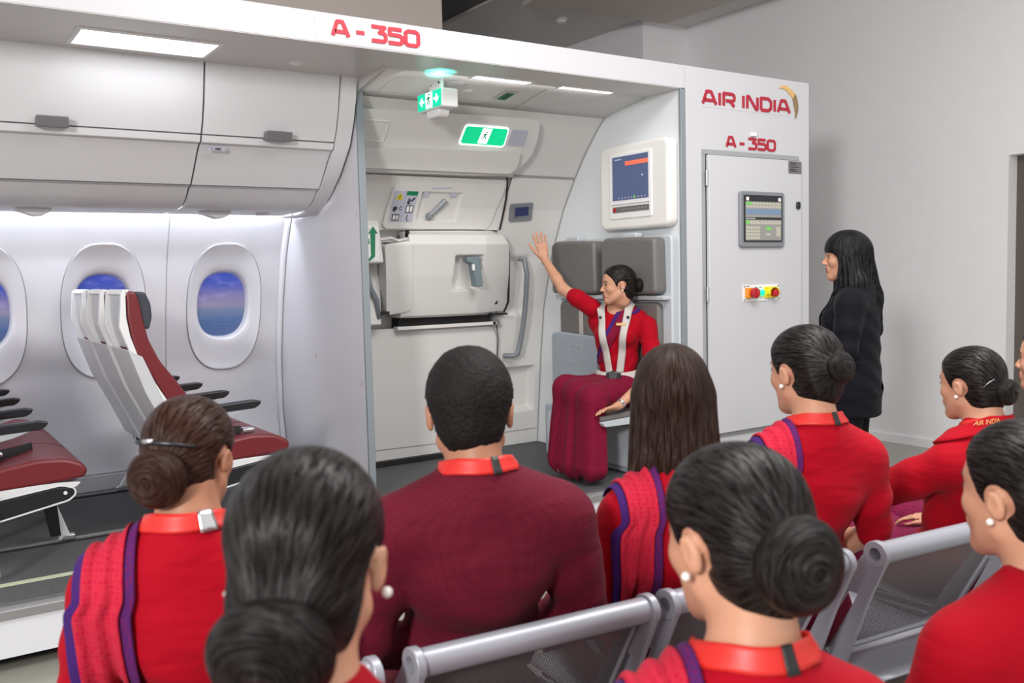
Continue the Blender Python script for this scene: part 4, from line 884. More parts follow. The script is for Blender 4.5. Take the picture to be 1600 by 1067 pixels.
def polygonise(f, lo, hi, h, clip=None):
    n = np.ceil((hi-lo)/h).astype(int)+1; ax = [lo[i]+h*np.arange(n[i]) for i in range(3)]
    d = np.full(n, .3)
    for p in f.P:
        a, b = f.box(p); m = p[-2]+2.5*h; i0 = np.clip(np.floor((a-m-lo)/h).astype(int), 0, n); i1 = np.clip(np.ceil((b+m-lo)/h).astype(int)+1, 0, n)
        if (i1 <= i0).any(): continue
        sl = tuple(slice(i0[i], i1[i]) for i in range(3))
        X = np.stack(np.meshgrid(*[ax[i][sl[i]] for i in range(3)], indexing='ij'), -1); v = F.prim(p, X)
        d[sl] = smin(d[sl], v, p[-2]) if p[-1] > 0 else -smin(-d[sl], v, p[-2])
    if clip is not None:
        X = np.stack(np.meshgrid(*ax, indexing='ij'), -1); d = clip(X, d)
    s = d < 0; c = [s[i:n[0]-1+i, j:n[1]-1+j, k:n[2]-1+k] for i in (0, 1) for j in (0, 1) for k in (0, 1)]
    al = np.logical_and.reduce(c); an = np.logical_or.reduce(c); act = an & ~al; idx = np.argwhere(act)
    if len(idx) == 0: return np.zeros((0, 3)), np.zeros((0, 4), int)
    acc = np.zeros((len(idx), 3)); cnt = np.zeros(len(idx)); cor = [(i, j, k) for i in (0, 1) for j in (0, 1) for k in (0, 1)]
    for a_ in range(8):
        for b_ in range(a_+1, 8):
            A, B = cor[a_], cor[b_]
            if sum(abs(A[i]-B[i]) for i in range(3)) != 1: continue
            da = d[idx[:, 0]+A[0], idx[:, 1]+A[1], idx[:, 2]+A[2]]; db = d[idx[:, 0]+B[0], idx[:, 1]+B[1], idx[:, 2]+B[2]]
            m = (da < 0) != (db < 0); t = np.where(m, da/np.where(m, da-db, 1), 0)
            acc += np.where(m[:, None], V(*A)+t[:, None]*(V(*B)-V(*A)), 0); cnt += m
    verts = lo+h*(idx+acc/cnt[:, None]); vid = np.full(act.shape, -1); vid[tuple(idx.T)] = np.arange(len(idx)); Q = []
    for a_ in range(3):
        u, w_ = (a_+1) % 3, (a_+2) % 3
        s0 = s.take(range(n[a_]-1), a_); s1 = s.take(range(1, n[a_]), a_); e = np.argwhere(s0 != s1)
        e = e[(e[:, u] > 0) & (e[:, w_] > 0) & (e[:, u] < n[u]-1) & (e[:, w_] < n[w_]-1)]
        def g(du, dw): q = e.copy(); q[:, u] -= du; q[:, w_] -= dw; return vid[tuple(q.T)]
        q = np.stack([g(0, 0), g(1, 0), g(1, 1), g(0, 1)], 1); fl = s0[tuple(e.T)]; q[~fl] = q[~fl][:, ::-1]; Q.append(q)
    return verts, np.concatenate(Q)
def skinmesh(name, f, boxes, mat_, parent, step=.008, clip=None, smooth_it=1, strand=None, fullbox=None, label=None):
    """boxes: finer regions [(lo,hi,h)], everything else at 'step'"""
    lo, hi = f.bounds(); lo = lo-.012; hi = hi+.012
    if fullbox: lo, hi = np.maximum(lo, V(*fullbox[0])), np.minimum(hi, V(*fullbox[1]))
    jobs = [(V(*a), V(*b), h) for a, b, h in boxes]; VV, QQ = [], []; k = 0
    for j, (a, b, h) in enumerate([(lo, hi, step)]+jobs):
        v, q = polygonise(f, a, b, h, clip)
        if j == 0:
            for (ba, bb, _) in jobs:
                c = v[q].mean(1); m = ((c > ba+step*2.2) & (c < bb-step*2.2)).all(1); q = q[~m]
        VV.append(v); QQ.append(q+k); k += len(v)
    v = np.concatenate(VV); q = np.concatenate(QQ); used = np.unique(q); mp = np.zeros(len(v), int); mp[used] = np.arange(len(used)); v = v[used]; q = mp[q]
    for _ in range(smooth_it):
        s_ = np.zeros_like(v); c = np.zeros(len(v))
        for i in range(4):
            for j in ((i+1) % 4, (i-1) % 4): np.add.at(s_, q[:, i], v[q[:, j]]); np.add.at(c, q[:, i], 1)
        v = v*.5+s_/np.maximum(c, 1)[:, None]*.5
    me = bpy.data.meshes.new(name); me.vertices.add(len(v)); me.vertices.foreach_set('co', v.ravel().astype(np.float32))
    me.loops.add(len(q)*4); me.loops.foreach_set('vertex_index', q.ravel().astype(np.int32)); me.polygons.add(len(q)); me.polygons.foreach_set('loop_start', (np.arange(len(q))*4).astype(np.int32)); me.update(calc_edges=True); me.validate()
    if strand is not None:
        at = me.attributes.new('strand', 'FLOAT_VECTOR', 'POINT'); co = np.zeros(len(me.vertices)*3, np.float32); me.vertices.foreach_get('co', co)
        at.data.foreach_set('vector', strand(co.reshape(-1, 3).astype(float)).ravel().astype(np.float32))
    o = link(name, me, mat_, parent, None, local=True, label=label); me.shade_smooth(); return o
def wrap(name, f, path, mat_, parent, nu=8, nv=50, off=.006, thick=.004, fold=0, nf=3, label=None, rmax=0):
    """cloth strip laid on the surface f: path(u,v) gives (start point, direction); marches inwards until it meets the body"""
    U, Vv = np.meshgrid(np.linspace(0, 1, nu), np.linspace(0, 1, nv), indexing='ij'); P = np.zeros((nu, nv, 3)); D = np.zeros((nu, nv, 3))
    for i in range(nu):
        for j in range(nv): p, d = path(U[i, j], Vv[i, j]); P[i, j] = p; D[i, j] = V(*d)/np.linalg.norm(d)
    o_ = off+fold*(.5+.5*np.sin(U*nf*2*math.pi+Vv*2)); t = np.zeros((nu, nv))
    for _ in range(60):
        dd = f.at(P+t[..., None]*D)-o_; t = np.minimum(t+dd*.8, .6)
    G = P+t[..., None]*D
    if rmax:
        r_ = np.hypot(G[..., 0], G[..., 1]+.03); k_ = np.minimum(1, rmax/np.maximum(r_, 1e-6)); G[..., 0] *= k_; G[..., 1] = (G[..., 1]+.03)*k_-.03
    for _ in range(2): G[:, 1:-1] = G[:, 1:-1]*.5+(G[:, :-2]+G[:, 2:])*.25
    mb = MB(); mb.grid(G); o = part(name, mb, mat_, parent, smooth=None, local=True, solid=thick, label=label); o.data.shade_smooth(); return o

# ---------------------------------------------------------------- heads
def head_f(face=1.):
    f = F()
    f.ell((0, -.014, .036), (.075, .090, .082), k=.02).ell((0, .030, .036), (.061, .058, .062), k=.03).ell((0, .036, -.028), (.055, .049, .074), k=.03)
    for s in (-1, 1):
        f.cap((s*.047, .004, -.050), (s*.014, .062, -.090), .019, .017, .025)
        f.ell((s*.036, .055, -.020), (.021, .024, .020), k=.02)
    f.ell((0, .072, -.091), (.018, .017, .016), k=.02)
    for s in (-1, 1): f.cap((s*.006, .081, .026), (s*.034, .070, .025), .010, .009, .015)
    for s in (-1, 1): f.ell((s*.031, .098, .007), (.018, .020, .012), k=.014, sg=-1)
    for s in (-1, 1): f.ell((s*.031, .0700, .005), (.0155, .0128, .0115), k=.005)
    f.cap((0, .080, .016), (0, .104, -.023), .007, .0095, .010)
    for s in (-1, 1): f.ell((s*.0105, .095, -.027), (.0075, .009, .007), k=.006)
    f.ell((0, .080, -.055), (.026, .016, .018), k=.014)
    f.ell((0, .0870, -.0515), (.021, .0078, .0054), k=.005).ell((0, .0855, -.0620), (.018, .0080, .0060), k=.005)
    f.ell((0, .103, -.0575), (.022, .009, .0016), k=.003, sg=-1)
    for s in (-1, 1):
        rt = rotm('Y', s*R(10))@rotm('X', R(-12))@rotm('Z', -s*R(18))
        f.ell((s*.078, -.010, -.004), (.0074, .0145, .0255), rot=rt, k=.006).ell((s*.087, -.007, -.001), (.0055, .0078, .0135), rot=rt, k=.006, sg=-1)
    f.cap((0, -.018, -.045), (0, -.024, -.095), .044, .041, .03)
    return f
HLINE = interp([(-.20, -.030), (-.11, -.036), (-.075, -.030), (-.045, -.024), (-.030, -.012), (-.024, .008), (-.012, .020), (0, .028), (.02, .036), (.04, .048), (.06, .064), (.078, .078), (.09, .095), (.13, .2)])
def bun_strand(bc):
    ax = V(*bc)/np.linalg.norm(bc)
    def g(X):
        q = X-V(*bc)*1.0; perp = q-(q@ax)[:, None]*ax; n = np.linalg.norm(perp, axis=1, keepdims=True)+1e-6
        return np.concatenate([perp/n*1.0], 1)+q*1.2
    return g
def coil_strand(bc):
    ax = V(*bc)/np.linalg.norm(bc)
    def g(X):
        q = X-V(*bc); al = q@ax; r = np.linalg.norm(q-al[:, None]*ax, axis=1); a = np.arctan2(al, r-.02)
        return np.stack([np.cos(a)*.9, np.sin(a)*.9, r*6], 1)+q*2.0
    return g
def cap_hair_clip(back_low=-.112, y_line=HLINE, ear=True):
    def g(X, d):
        y = X[..., 1]; z = X[..., 2]; lim = (y-y_line(z))*.8
        low = back_low-z+.35*np.clip(.0-y, 0, 1)*0
        e = .030-np.sqrt(((np.abs(X[..., 0])-.078)/.9)**2+((y+.008))**2+((z+.006)/1.15)**2)
        return np.maximum(np.maximum(d, lim), np.maximum(low, e) if ear else low)
    return g
def hairdo(t, style, Rm, T, sc, matn, bun=None, h=.005, clipl=None):
    hf = F().ell((0, -.014, .038), (.0815, .0965, .0885), k=.02).ell((0, .028, .038), (.0655, .064, .070), k=.03).ell((0, -.045, -.035), (.060, .058, .062), k=.03)
    def mk(name, f, clip, strand, m_, hh=h, lab=None):
        lo, hi = f.bounds()
        o = skinmesh(name, f, [], M[m_], t, hh, clip, 2, strand, label=lab)
        mt = Matrix.Translation(T) @ Matrix(Rm.tolist()).to_4x4() @ Matrix.Scale(sc, 4); o.data.transform(mt); return o
    if style == 'bun':
        bc, br = bun; b_ = V(*bc); ax = b_/np.linalg.norm(b_)
        hf.cap(b_*.62, b_*.86, .058, .62*br, .03)
        o = mk('hair', hf, cap_hair_clip(), bun_strand(bc), matn)
        bf = F(); u = np.cross(ax, V(0, 0, 1)); u /= np.linalg.norm(u); w_ = np.cross(ax, u); N_ = 14
        pts = [b_+(u*math.cos(a)+w_*math.sin(a))*br*.50+ax*br*.05*math.sin(a*1.5) for a in np.linspace(0, 2*math.pi, N_+1)]
        bf.chain(pts, [br*.50]*(N_+1), .006); bf.ell(b_+ax*br*.12, (br*.52,)*3, k=.010)
        pts = [b_+(u*math.cos(a)+w_*math.sin(a))*br*(.42-.05*a)+ax*br*(.36+.04*a) for a in np.linspace(0, 5.2, 12)]
        bf.chain(pts, [br*(.24-.012*i) for i in range(12)], .004)
        mk('hair_bun', bf, None, coil_strand(bc), matn, h*.8)
        return o
    if style == 'short':
        hf = F().ell((0, -.012, .040), (.0835, .098, .093), k=.02).ell((0, .030, .050), (.066, .068, .068), k=.03).ell((0, -.040, -.025), (.058, .056, .052), k=.03)
        def cl(X, d):
            n = .0022*np.sin(X[..., 0]*310+3*np.sin(X[..., 2]*90))*np.sin(X[..., 2]*260+X[..., 1]*200)
            return cap_hair_clip(-.078)(X, d+n)
        return mk('hair', hf, cl, None, matn)
    return None
def face_parts(t, hf, Rm, T, sc, skinlip='lip', fine=False):
    mt = Matrix.Translation(T) @ Matrix(Rm.tolist()).to_4x4() @ Matrix.Scale(sc, 4)
    for s in (-1, 1):
        mb = MB(); mb.ball((s*.031, .0715, .006), (.0125, .0132, .0064), 14, 8); o = part('eye', mb, M['eye'], t, 180, local=True); o.data.transform(mt)
        mb = MB(); mb.ball((s*.031, .0817, .006), (.0056, .0040, .0056), 12, 8); i_ = part('iris', mb, M['iris'], o, 180, local=True); i_.data.transform(mt)
        hf0 = F(head_f().P)
        def br(u, v, s=s): x = .012+.038*v; z = .0245+.0085*math.sin(math.pi*(.15+.7*v))-.004*v+(u-.5)*(.0062-.004*v); return V(s*x, .20, z), V(0, -1, 0)
        e = wrap('eyebrow', hf0, br, M['brow'], t, 4, 12, .0012, .0012); e.data.transform(mt)
        def ls(u, v, s=s): a = math.pi*v; return V(s*(.031-.0155*math.cos(a)), .20, .0055+.0072*math.sin(a)+(u-.5)*.0026), V(0, -1, 0)
        e = wrap('eyelash', hf0, ls, M['brow'], t, 3, 12, .0014, .0012); e.data.transform(mt)
    lf = head_f().grow(.0005)
    def cl(X, d):
        m = np.minimum(((X[..., 0]/.0235)**2+((X[..., 2]+.0515)/.0068)**2)**.5-1, ((X[..., 0]/.020)**2+((X[..., 2]+.0635)/.0075)**2)**.5-1)*.006
        return np.maximum(np.maximum(d, m), .07-X[..., 1])
    o = skinmesh('lips', lf, [], M[skinlip], t, .0022, cl, 1, fullbox=((-.03, .07, -.08), (.03, .11, -.04))); o.data.transform(mt)
def earrings(t, Rm, T, sc):
    for s in (-1, 1):
        mb = MB(); mb.ball((s*.0845, -.006, -.030), .0058, 12, 8); o = part('pearl_earring', mb, M['pearl'], t, 180, local=True)
        o.data.transform(Matrix.Translation(T) @ Matrix(Rm.tolist()).to_4x4() @ Matrix.Scale(sc, 4))
def hand_f(w_, d, n, side, r=1., curl=.3, spread=.14, thumb=.7):
    """w_ wrist, d finger direction, n palm normal (palm faces n), side +1/-1 puts the thumb at side*cross(d,n)"""
    w_ = V(*w_); d = V(*d)/np.linalg.norm(d); n = V(*n)-(V(*n)@d)*d; n /= np.linalg.norm(n); s = np.cross(d, n)*side; f = F()
    f.cap(w_-d*.02, w_+d*.02, .021*r, .022*r, .012)
    for k in (-.024, -.008, .008, .022): f.cap(w_+d*.022*r+s*k*.7*r, w_+d*.085*r+s*k*1.05*r, .0125*r, .0105*r, .010)
    L = {-.029: (.060, .0072), -.0105: (.074, .0080), .0095: (.080, .0084), .029: (.071, .0082)}
    for k, (ln, rr) in L.items():
        a = spread*k/.03; dd = d*math.cos(a)+s*math.sin(a); p = w_+d*.086*r+s*k*r; q = p; c = 0
        for j, fr in enumerate((.42, .32, .26)):
            c += curl*(.5 if j == 0 else .9); e = dd*math.cos(c)+n*math.sin(c); q2 = q+e*ln*fr*r; f.cap(q, q2, rr*r*(1-.07*j), rr*r*(1-.07*(j+1)), .0035); q = q2
    p = w_+d*.022*r+s*.022*r+n*.004; e = d*math.cos(thumb)+s*math.sin(thumb)+n*.15; e /= np.linalg.norm(e)
    q = p+e*.042*r; e2 = e*.85+d*.4; e2 /= np.linalg.norm(e2); f.cap(p, q, .0145*r, .0110*r, .012); f.cap(q, q+e2*.032*r, .0105*r, .0088*r, .004); f.cap(q+e2*.032*r, q+e2*.055*r, .0088*r, .0078*r, .004)
    return f
# ---------------------------------------------------------------- people
def px(x, y, **k):
    a = (x-800)/FPX; b = (y-533.5)/FPX; d = cr*a-cu*b+cf
    t = k['Y']/d[1] if 'Y' in k else k['X']/d[0] if 'X' in k else (k['Z']-1.5)/d[2]
    return V(0, 0, 1.5)+d*t
def torso_f(z0, zs, sw=.150, fem=True, deep=1., ln=0):
    f = F(); b = .01 if fem else 0
    f.ell((0, ln, z0), (.158 if fem else .155, .118*deep, .105), k=.05)
    f.ell((0, ln*.55-.004, z0+(zs-z0)*.42), (.120+(0 if fem else .018), .090*deep, .15), k=.05)
    f.ell((0, -.008, zs-.11), (.140+(0 if fem else .025), .102*deep, .155), k=.05)
    for s in (-1, 1):
        f.cap((0, -.024, zs-.005), (s*sw*.80, -.022, zs-.055), .066, .058, .04)
        f.cap((0, -.030, zs+.020), (s*sw*.85, -.022, zs-.032), .046, .042, .035)
        if fem: f.ell((s*.064, .072, zs-.135), (.058, .050, .058), k=.025)
    f.cap((0, -.020, zs+.12), (0, -.030, zs+.03), .043, .050, .03)
    return f
def person(label, base, az, head, haz, pitch=0, roll=0, sc=1.04, skin='skin', fem=True, z0=.52, sw=.150, arms=None, legs=None, hair='hair', style='bun', bun=((0, -.130, -.01), .045),
           torso='blouse', skirt='sari', pallu=None, lany=True, clipm='black', group=None, h=.0075, fineboxes=None, sleeves=.95, standing=False, group_lab=None, zs=None, lip='lip', shoes='black_plastic', collar=None, gl=.008, hh=.005, lean=None):
    t = thing('person', label, 'person', (base[0], base[1], base[2] if len(base) > 2 else 0), -R(az), group)
    inv = np.array(TM[t.name].inverted()); L = lambda p: inv[:3, :3]@V(*p)+inv[:3, 3]
    T = L(head); Rm = rotm('Z', -R(haz-az))@rotm('X', -R(pitch))@rotm('Y', R(roll))
    zs = zs or T[2]-(.172 if fem else .150)*sc; ln = lean if lean is not None else (0 if standing or style is None and standing else .13); tf = torso_f(z0, zs, sw, fem, 1., ln)
    # shift so that the neck meets the head
    A = arms or {}; S = {}
    for s, k in ((-1, 'L'), (1, 'R')):
        d = A.get(k, {}); sh = d.get('sh', (s*(sw+.004), -.018, zs-.062)); sh = L(sh) if d.get('w') else V(*sh)
        el = d.get('el', (s*(sw+.050), .02, zs-.28)); wr = d.get('wr', (s*.09, .24, z0+.11)); fd = d.get('fd', (-s*.5, .8, -.1)); pn = d.get('pn', (0, 0, -1))
        if d.get('w'): el, wr = L(el), L(wr); fd = inv[:3, :3]@V(*fd); pn = inv[:3, :3]@V(*pn)
        S[k] = (sh, V(*el), V(*wr), V(*fd), V(*pn), s, d)
    arm = F(); hands = F(); slv = F()
    for k, (sh, el, wr, fd, pn, s, d) in S.items():
        m1 = sh+(el-sh)*.5; m2 = el+(wr-el)*.35
        arm.cap(sh, m1, .046, .041, .03).cap(m1, el, .041, .035, .02).cap(el, m2, .034, .034, .02).cap(m2, wr, .034, .0235, .02)
        hands += hand_f(wr, fd, pn, d.get('side', s if True else 1), d.get('r', .92 if fem else 1.03), d.get('curl', .3), d.get('spread', .14), d.get('thumb', .6))
        g = gl+.003
        if sleeves <= 1: e = sh+(el-sh)*sleeves; slv.cap(sh, m1, .046+g, .042+g, .03).cap(m1, e, .042+g, .038+g, .02)
        else: slv.cap(sh, m1, .050+g, .046+g, .03).cap(m1, el, .046+g, .041+g, .02).cap(el, el+(wr-el)*.9, .040+g, .031+g, .02)
    lg = legs or [((s*.085, .03+ln, z0-.02), (s*.11, .42+ln, .50), (s*.12, .42+ln, .09)) for s in (-1, 1)]
    if legs and legs[0][0] == 'w': lg = [tuple(L(q) for q in l_) for l_ in legs[1:]]
    lf = F()
    for hp_, kn, an in lg:
        hp_, kn, an = V(*hp_), V(*kn), V(*an); lf.cap(hp_, kn, .078, .052, .03).cap(kn, an, .050, .033, .02).cap(an, an+V(0, .04 if legs and not standing else .10, -.05), .032, .026, .02)
    hd = head_f().xf(Rm, T, sc); full = tf+arm+lf+hands+hd
    nb = hd.P[-1]  # neck capsule of the head joins the torso
    full = full+F().cap(T+Rm@V(0, -.022, -.06)*sc, (0, -.030, zs+.03), .043, .049, .03)
    fb = [(T-.125*sc*V(1, 1, 1.05), T+V(.125, .125, .13)*sc, h*.58)]+(fineboxes(S) if fineboxes else [])
    skinmesh('body', full, fb, M[skin], t, h*1.15, None, 1)
    face_parts(t, hd, Rm, T, sc, lip)
    if style: hairdo(t, style, Rm, T, sc, hair, bun, hh)
    gt = (tf+F().cap(T+Rm@V(0, -.022, -.06)*sc, (0, -.030, zs+.03), .043, .049, .03)).grow(gl)
    if standing: gt += F().cap((0, 0, 1.20), (0, -.005, .76), .118, .128, .05).cap((-.05, 0, 1.15), (-.052, 0, .76), .105, .118, .05).cap((.05, 0, 1.15), (.052, 0, .76), .105, .118, .05)
    up = gt+slv
    ncut = {'blouse': .066, 'jacket': .080, 'suit': .075}.get(torso, .072)
    hem = z0-.06 if torso in ('blouse',) else z0-.10
    if standing: hem = .757
    def cl(X, d):
        x, y, z = X[..., 0], X[..., 1], X[..., 2]
        wr_ = .0028*np.sin(z*62+7*np.sin(x*9+1)+4*y)*np.clip((zs-.06-z)*8, 0, 1)*np.clip((z-z0)*10+1, 0, 1)
        cut = z-(zs+ncut)+1.0*np.clip(y-.0, 0, .2)*(1 if torso != 'mand' else .2)
        return np.maximum(np.maximum(d+wr_, np.minimum(cut, .098-np.abs(x))), hem-z)
    mt_ = {'blouse': 'blouse', 'jacket': 'jacket', 'mand': 'maroon', 'suit': 'navy'}[torso]
    skinmesh({'blouse': 'blouse', 'jacket': 'jacket', 'mand': 'jacket', 'suit': 'suit_jacket'}[torso], up, [], M[mt_], t, h, cl, 2)
    if skirt:
        sk = F(); sk.ell((0, ln, z0-.005), (.175, .14, .115), k=.05)
        K = [V(*l_[1]) for l_ in lg]; An = [V(*l_[2]) for l_ in lg]; H_ = [V(*l_[0]) for l_ in lg]
        for i in (0, 1): sk.cap(H_[i], K[i], .098, .072, .05).cap(K[i], An[i], .072, .085 if skirt in ('sari', 'saridark') else .06, .05)
        if skirt in ('sari', 'saridark'): sk.cap((K[0]+K[1])/2, (An[0]+An[1])/2, .07, .10, .08).cap((H_[0]+H_[1])/2, (K[0]+K[1])/2, .09, .07, .06)
        ple = 1 if skirt == 'sari' else .4; bot = min(An[0][2], An[1][2])-(.095 if not legs else .11); kz = min(K[0][2], K[1][2])
        def cs(X, d):
            a = np.arctan2(X[..., 0]-(An[0][0]+An[1][0])/2, X[..., 1]-(An[0][1]+An[1][1])/2+.15)
            return np.maximum(np.maximum(d+.006*ple*np.sin(a*22+X[..., 2]*3)*np.clip((kz+.08-X[..., 2])*4, .15, 1), bot-X[..., 2]), X[..., 2]-(z0+.115))
        skinmesh('sari_skirt' if skirt in ('sari', 'saridark') else 'trousers', sk, [], M[skirt], t, h*1.1, cs, 1)
    if pallu:
        x0, x1, zend, back = pallu; x1 = min(x1, -.092)
        def mk(u0, u1):
            def pth(u, v):
                x = x0+(x1-x0)*(u0+(u1-u0)*u); c = V(x*.9, -.02, zs-.06)
                if v < .4:
                    a = R(35+145*v/.4); q = V(0, math.cos(a), math.sin(a)); return c+q*.42, -q
                s_ = (v-.4)/.6; z = (zs-.06)+(zend-(zs-.06))*s_; return V(x+.02*s_*math.sin(3*s_), -.44, z), V(0, 1, 0)
            return pth
        for nm, u0, u1, m_, nu in (('sari_border', -.02, .16, 'purple', 6), ('sari_drape', .15, .84, 'pallu', 16), ('woven_border', .83, 1.02, 'border', 6)):
            wrap(nm, up, mk(u0, u1), M[m_], t, nu, 64, .007 if m_ == 'pallu' else .009, .003, .008 if m_ == 'pallu' else 0, 2.2)
    both = up+full
    if lany:
        zn = zs+(.072 if fem else .080)
        nk = F().cap(T+Rm@V(0, -.022, -.06)*sc, (0, -.030, zs+.03), .043, .049, .03).grow(gl)
        def ring(w0, w1, rad=1):
            def pth(u, v):
                a = R(-130+260*v*1.0); q = V(math.sin(a), -math.cos(a), 0); fr = max(0, -math.cos(a)*-1) if False else max(0, abs(a)/R(130)-.35)
                z = zn+(w0+(w1-w0)*u)-.05*fr**1.4; return V(0, -.03, z)+q*.22, -q
            return pth
        wrap('lanyard', both, ring(-.014, .016), M['lanyard'], t, 6, 60, .003, .002, rmax=.082)
        def seg(a0, a1):
            def pth(u, v):
                a = R(a0+(a1-a0)*v); q = V(math.sin(a), -math.cos(a), 0); return V(0, -.03, zn-.016+.034*u)+q*.22, -q
            return pth
        if clipm: wrap('lanyard_clip', both, seg(*( (10, 24) if clipm == 'black' else (22, 46))), M[clipm], t, 5, 6, .0055, .002, rmax=.085, label='black clip of the lanyard' if clipm == 'black' else 'silver clip of the lanyard')
    if collar:
        zc = zs+.070
        def cp(u, v):
            a = R(-150+300*v); q = V(math.sin(a), -math.cos(a), .0); fr = max(0, abs(a)/R(150)-.3)
            return V(0, -.03, zc-.022+.045*u-.13*fr**1.3)+q*.22, -q
        wrap('collar', both, cp, M[mt_], t, 6, 60, .006, .004)
    for hp_, kn, an in lg:
        pass
    return t, dict(T=T, Rm=Rm, zs=zs, S=S, up=up, full=full, both=both, sc=sc, L=L, z0=z0)
def base_of(head, az, back=.035):
    return (head[0]-back*math.sin(R(az)), head[1]-back*math.cos(R(az)))

# --- first row of the audience, seated on the bench
H = px(298, 716, Y=1.72)
t, q = person('seated woman with brown hair in a low bun and purple-edged pink sari drape, far left', base_of(H, 22), 22, H, 42, 2, 0, .93, 'skin_tan', bun=((-.004, -.122, -.018), .055), hair='hair_chestnut', pallu=(-.205, -.075, .55, 0), clipm='silver', group='seated audience', hh=.0045)
def head_parts(t, q, items):
    mt = Matrix.Translation(q['T']) @ Matrix(q['Rm'].tolist()).to_4x4() @ Matrix.Scale(q['sc'], 4)
    for nm, mb, m_ in items: o = part(nm, mb, M[m_], t, 180, local=True); o.data.transform(mt)
def band_on(pts, r=.0035, sy=.5): return MB().tube(pts, r, 6, sy=sy)
head_parts(t, q, [('hair_clip', band_on([(-.078, -.060, .040), (-.058, -.096, .046), (-.02, -.116, .048), (.02, -.116, .046), (.058, -.096, .038)]), 'black_plastic'), ('hair_pin', band_on([(-.034, -.115, .050), (-.012, -.119, .051)], .0045), 'silver')])
H = px(734, 648, Y=1.65)
t, q = person('seated man with short black hair in a maroon jacket and red lanyard, seen from behind', base_of(H, 18), 18, H, 30, 4, 0, 1.10, 'skin_tan', fem=False, sw=.185, style='short', hair='hair_short', torso='mand', skirt='maroon', sleeves=1.05, group='seated audience', gl=.014)
H = px(1050, 622, Y=1.60)
t, q = person('seated woman with loose straight dark brown hair down to her shoulders', base_of(H, 20), 20, H, 38, 0, 0, 1.02, 'skin_tan', style=None, pallu=(-.195, -.085, .55, 0), lany=False, group='seated audience', zs=H[2]-.205)
LH = (t, q)
mb = MB(); 
with_badge = t
wrap('id_card', q['both'], lambda u, v: (V(-.215+.030*u+.02*v, -.4, q['zs']-.36-.065*v), V(0, 1, 0)), M['label'], t, 4, 5, .014, .003, label='pale identity card on a strap')
H = px(1258, 582, Y=1.65)
t, q = person('seated woman with high black bun and pearl earring, right in front of the standing woman', base_of(H, 24), 24, H, 10, 3, 0, 1.06, bun=((0, -.130, .018), .038), pallu=(-.20, -.085, .55, 0), group='seated audience')
earrings(t, q['Rm'], q['T'], q['sc'])
head_parts(t, q, [('hair_pin', band_on([(-.050, -.088, .030), (-.036, -.100, .040)], .0035), 'silver')])
H = px(1518, 602, Y=1.60)
t, q = person('seated woman in red jacket with low black bun, arm stretched forward, by the right wall', base_of(H, 12), 12, H, 6, 3, 0, 1.0, bun=((0, -.122, -.016), .040), torso='jacket', skirt='saridark', sleeves=1.05, gl=.012, collar=True, lany=True, clipm=None, group='seated audience',
    arms={'L': dict(el=(-.23, .16, .78), wr=(-.24, .40, .68), fd=(0, 1, -.2))})
earrings(t, q['Rm'], q['T'], q['sc'])
mb = MB(); textmesh('AIR INDIA', 1.0, Matrix(), mb); tv = np.array(mb.v); wv = np.ptp(tv[:, 0]); hv = np.ptp(tv[:, 1])
ta = R(-50)+R(50)*tv[:, 0]/wv; tz = q['zs']+.076+.014*tv[:, 1]/hv-.012*tv[:, 0]/wv*-1; dq = np.stack([np.sin(ta), -np.cos(ta), ta*0], 1); p0 = np.stack([ta*0, ta*0-.03, tz], 1)+dq*.22; tt = np.zeros(len(ta))
for _ in range(50): tt = np.minimum(tt+(q['both'].at(p0-dq*tt[:, None])-.0125)*.8, .2)
mb.v = [tuple(p) for p in p0-dq*tt[:, None]]; part('lanyard_lettering', mb, M['gold'], t, smooth=None, local=True)
head_parts(t, q, [('hair_pin', band_on([(-.062, -.082, .0), (-.050, -.094, .016), (-.035, -.104, .026)], .0012), 'silver')])
H = px(1640, 563, Y=1.62)
t, q = person('person in red cut off by the right edge, only face and shoulder visible', base_of(H, 0), 0, H, -8, 0, 0, 1.0, bun=((0, -.132, -.018), .042), torso='jacket', skirt='saridark', sleeves=1.05, gl=.012, lany=False, group='seated audience')
# --- nearest row
H = px(482, 880, Y=.95)
t, q = person('nearest woman with sleek dark hair and low bun, blurred at lower left', base_of(H, 30), 30, H, 36, 4, 0, 1.03, 'skin', bun=((-.006, -.118, -.058), .060), lany=False, hair='hair', torso='jacket', skirt='saridark', group='seated audience', z0=.46, legs=[((k_*.085, .15, .42), (k_*.10, .40, .42), (k_*.10, .40, .09)) for k_ in (-1, 1)], hh=.0045)
earrings(t, q['Rm'], q['T'], q['sc'])
H = px(1150, 845, Y=.84)
t, q = person('near woman with large black bun and pearl earring, just behind the steel bench', base_of(H, 28), 28, H, 8, 6, 0, 1.06, bun=((-.012, -.124, -.008), .056), pallu=(-.20, -.075, .55, 0), group='seated audience', z0=.46, legs=[((k_*.085, .15, .42), (k_*.10, .40, .42), (k_*.10, .40, .09)) for k_ in (-1, 1)], hh=.0045)
earrings(t, q['Rm'], q['T'], q['sc'])
head_parts(t, q, [('hair_pin', band_on([(-.060, -.080, .028), (-.046, -.092, .036)], .003), 'silver')])
H = px(1600, 775, Y=.80)
t, q = person('near woman in red jacket, cheek and earring visible, at the lower right edge', base_of(H, 25), 25, H, 10, 0, 0, 1.06, bun=((.0, -.135, -.03), .05), torso='jacket', skirt='saridark', sleeves=1.05, lany=False, gl=.012, group='seated audience', z0=.46, legs=[((k_*.085, .15, .42), (k_*.10, .40, .42), (k_*.10, .40, .09)) for k_ in (-1, 1)], hh=.0045)
earrings(t, q['Rm'], q['T'], q['sc'])

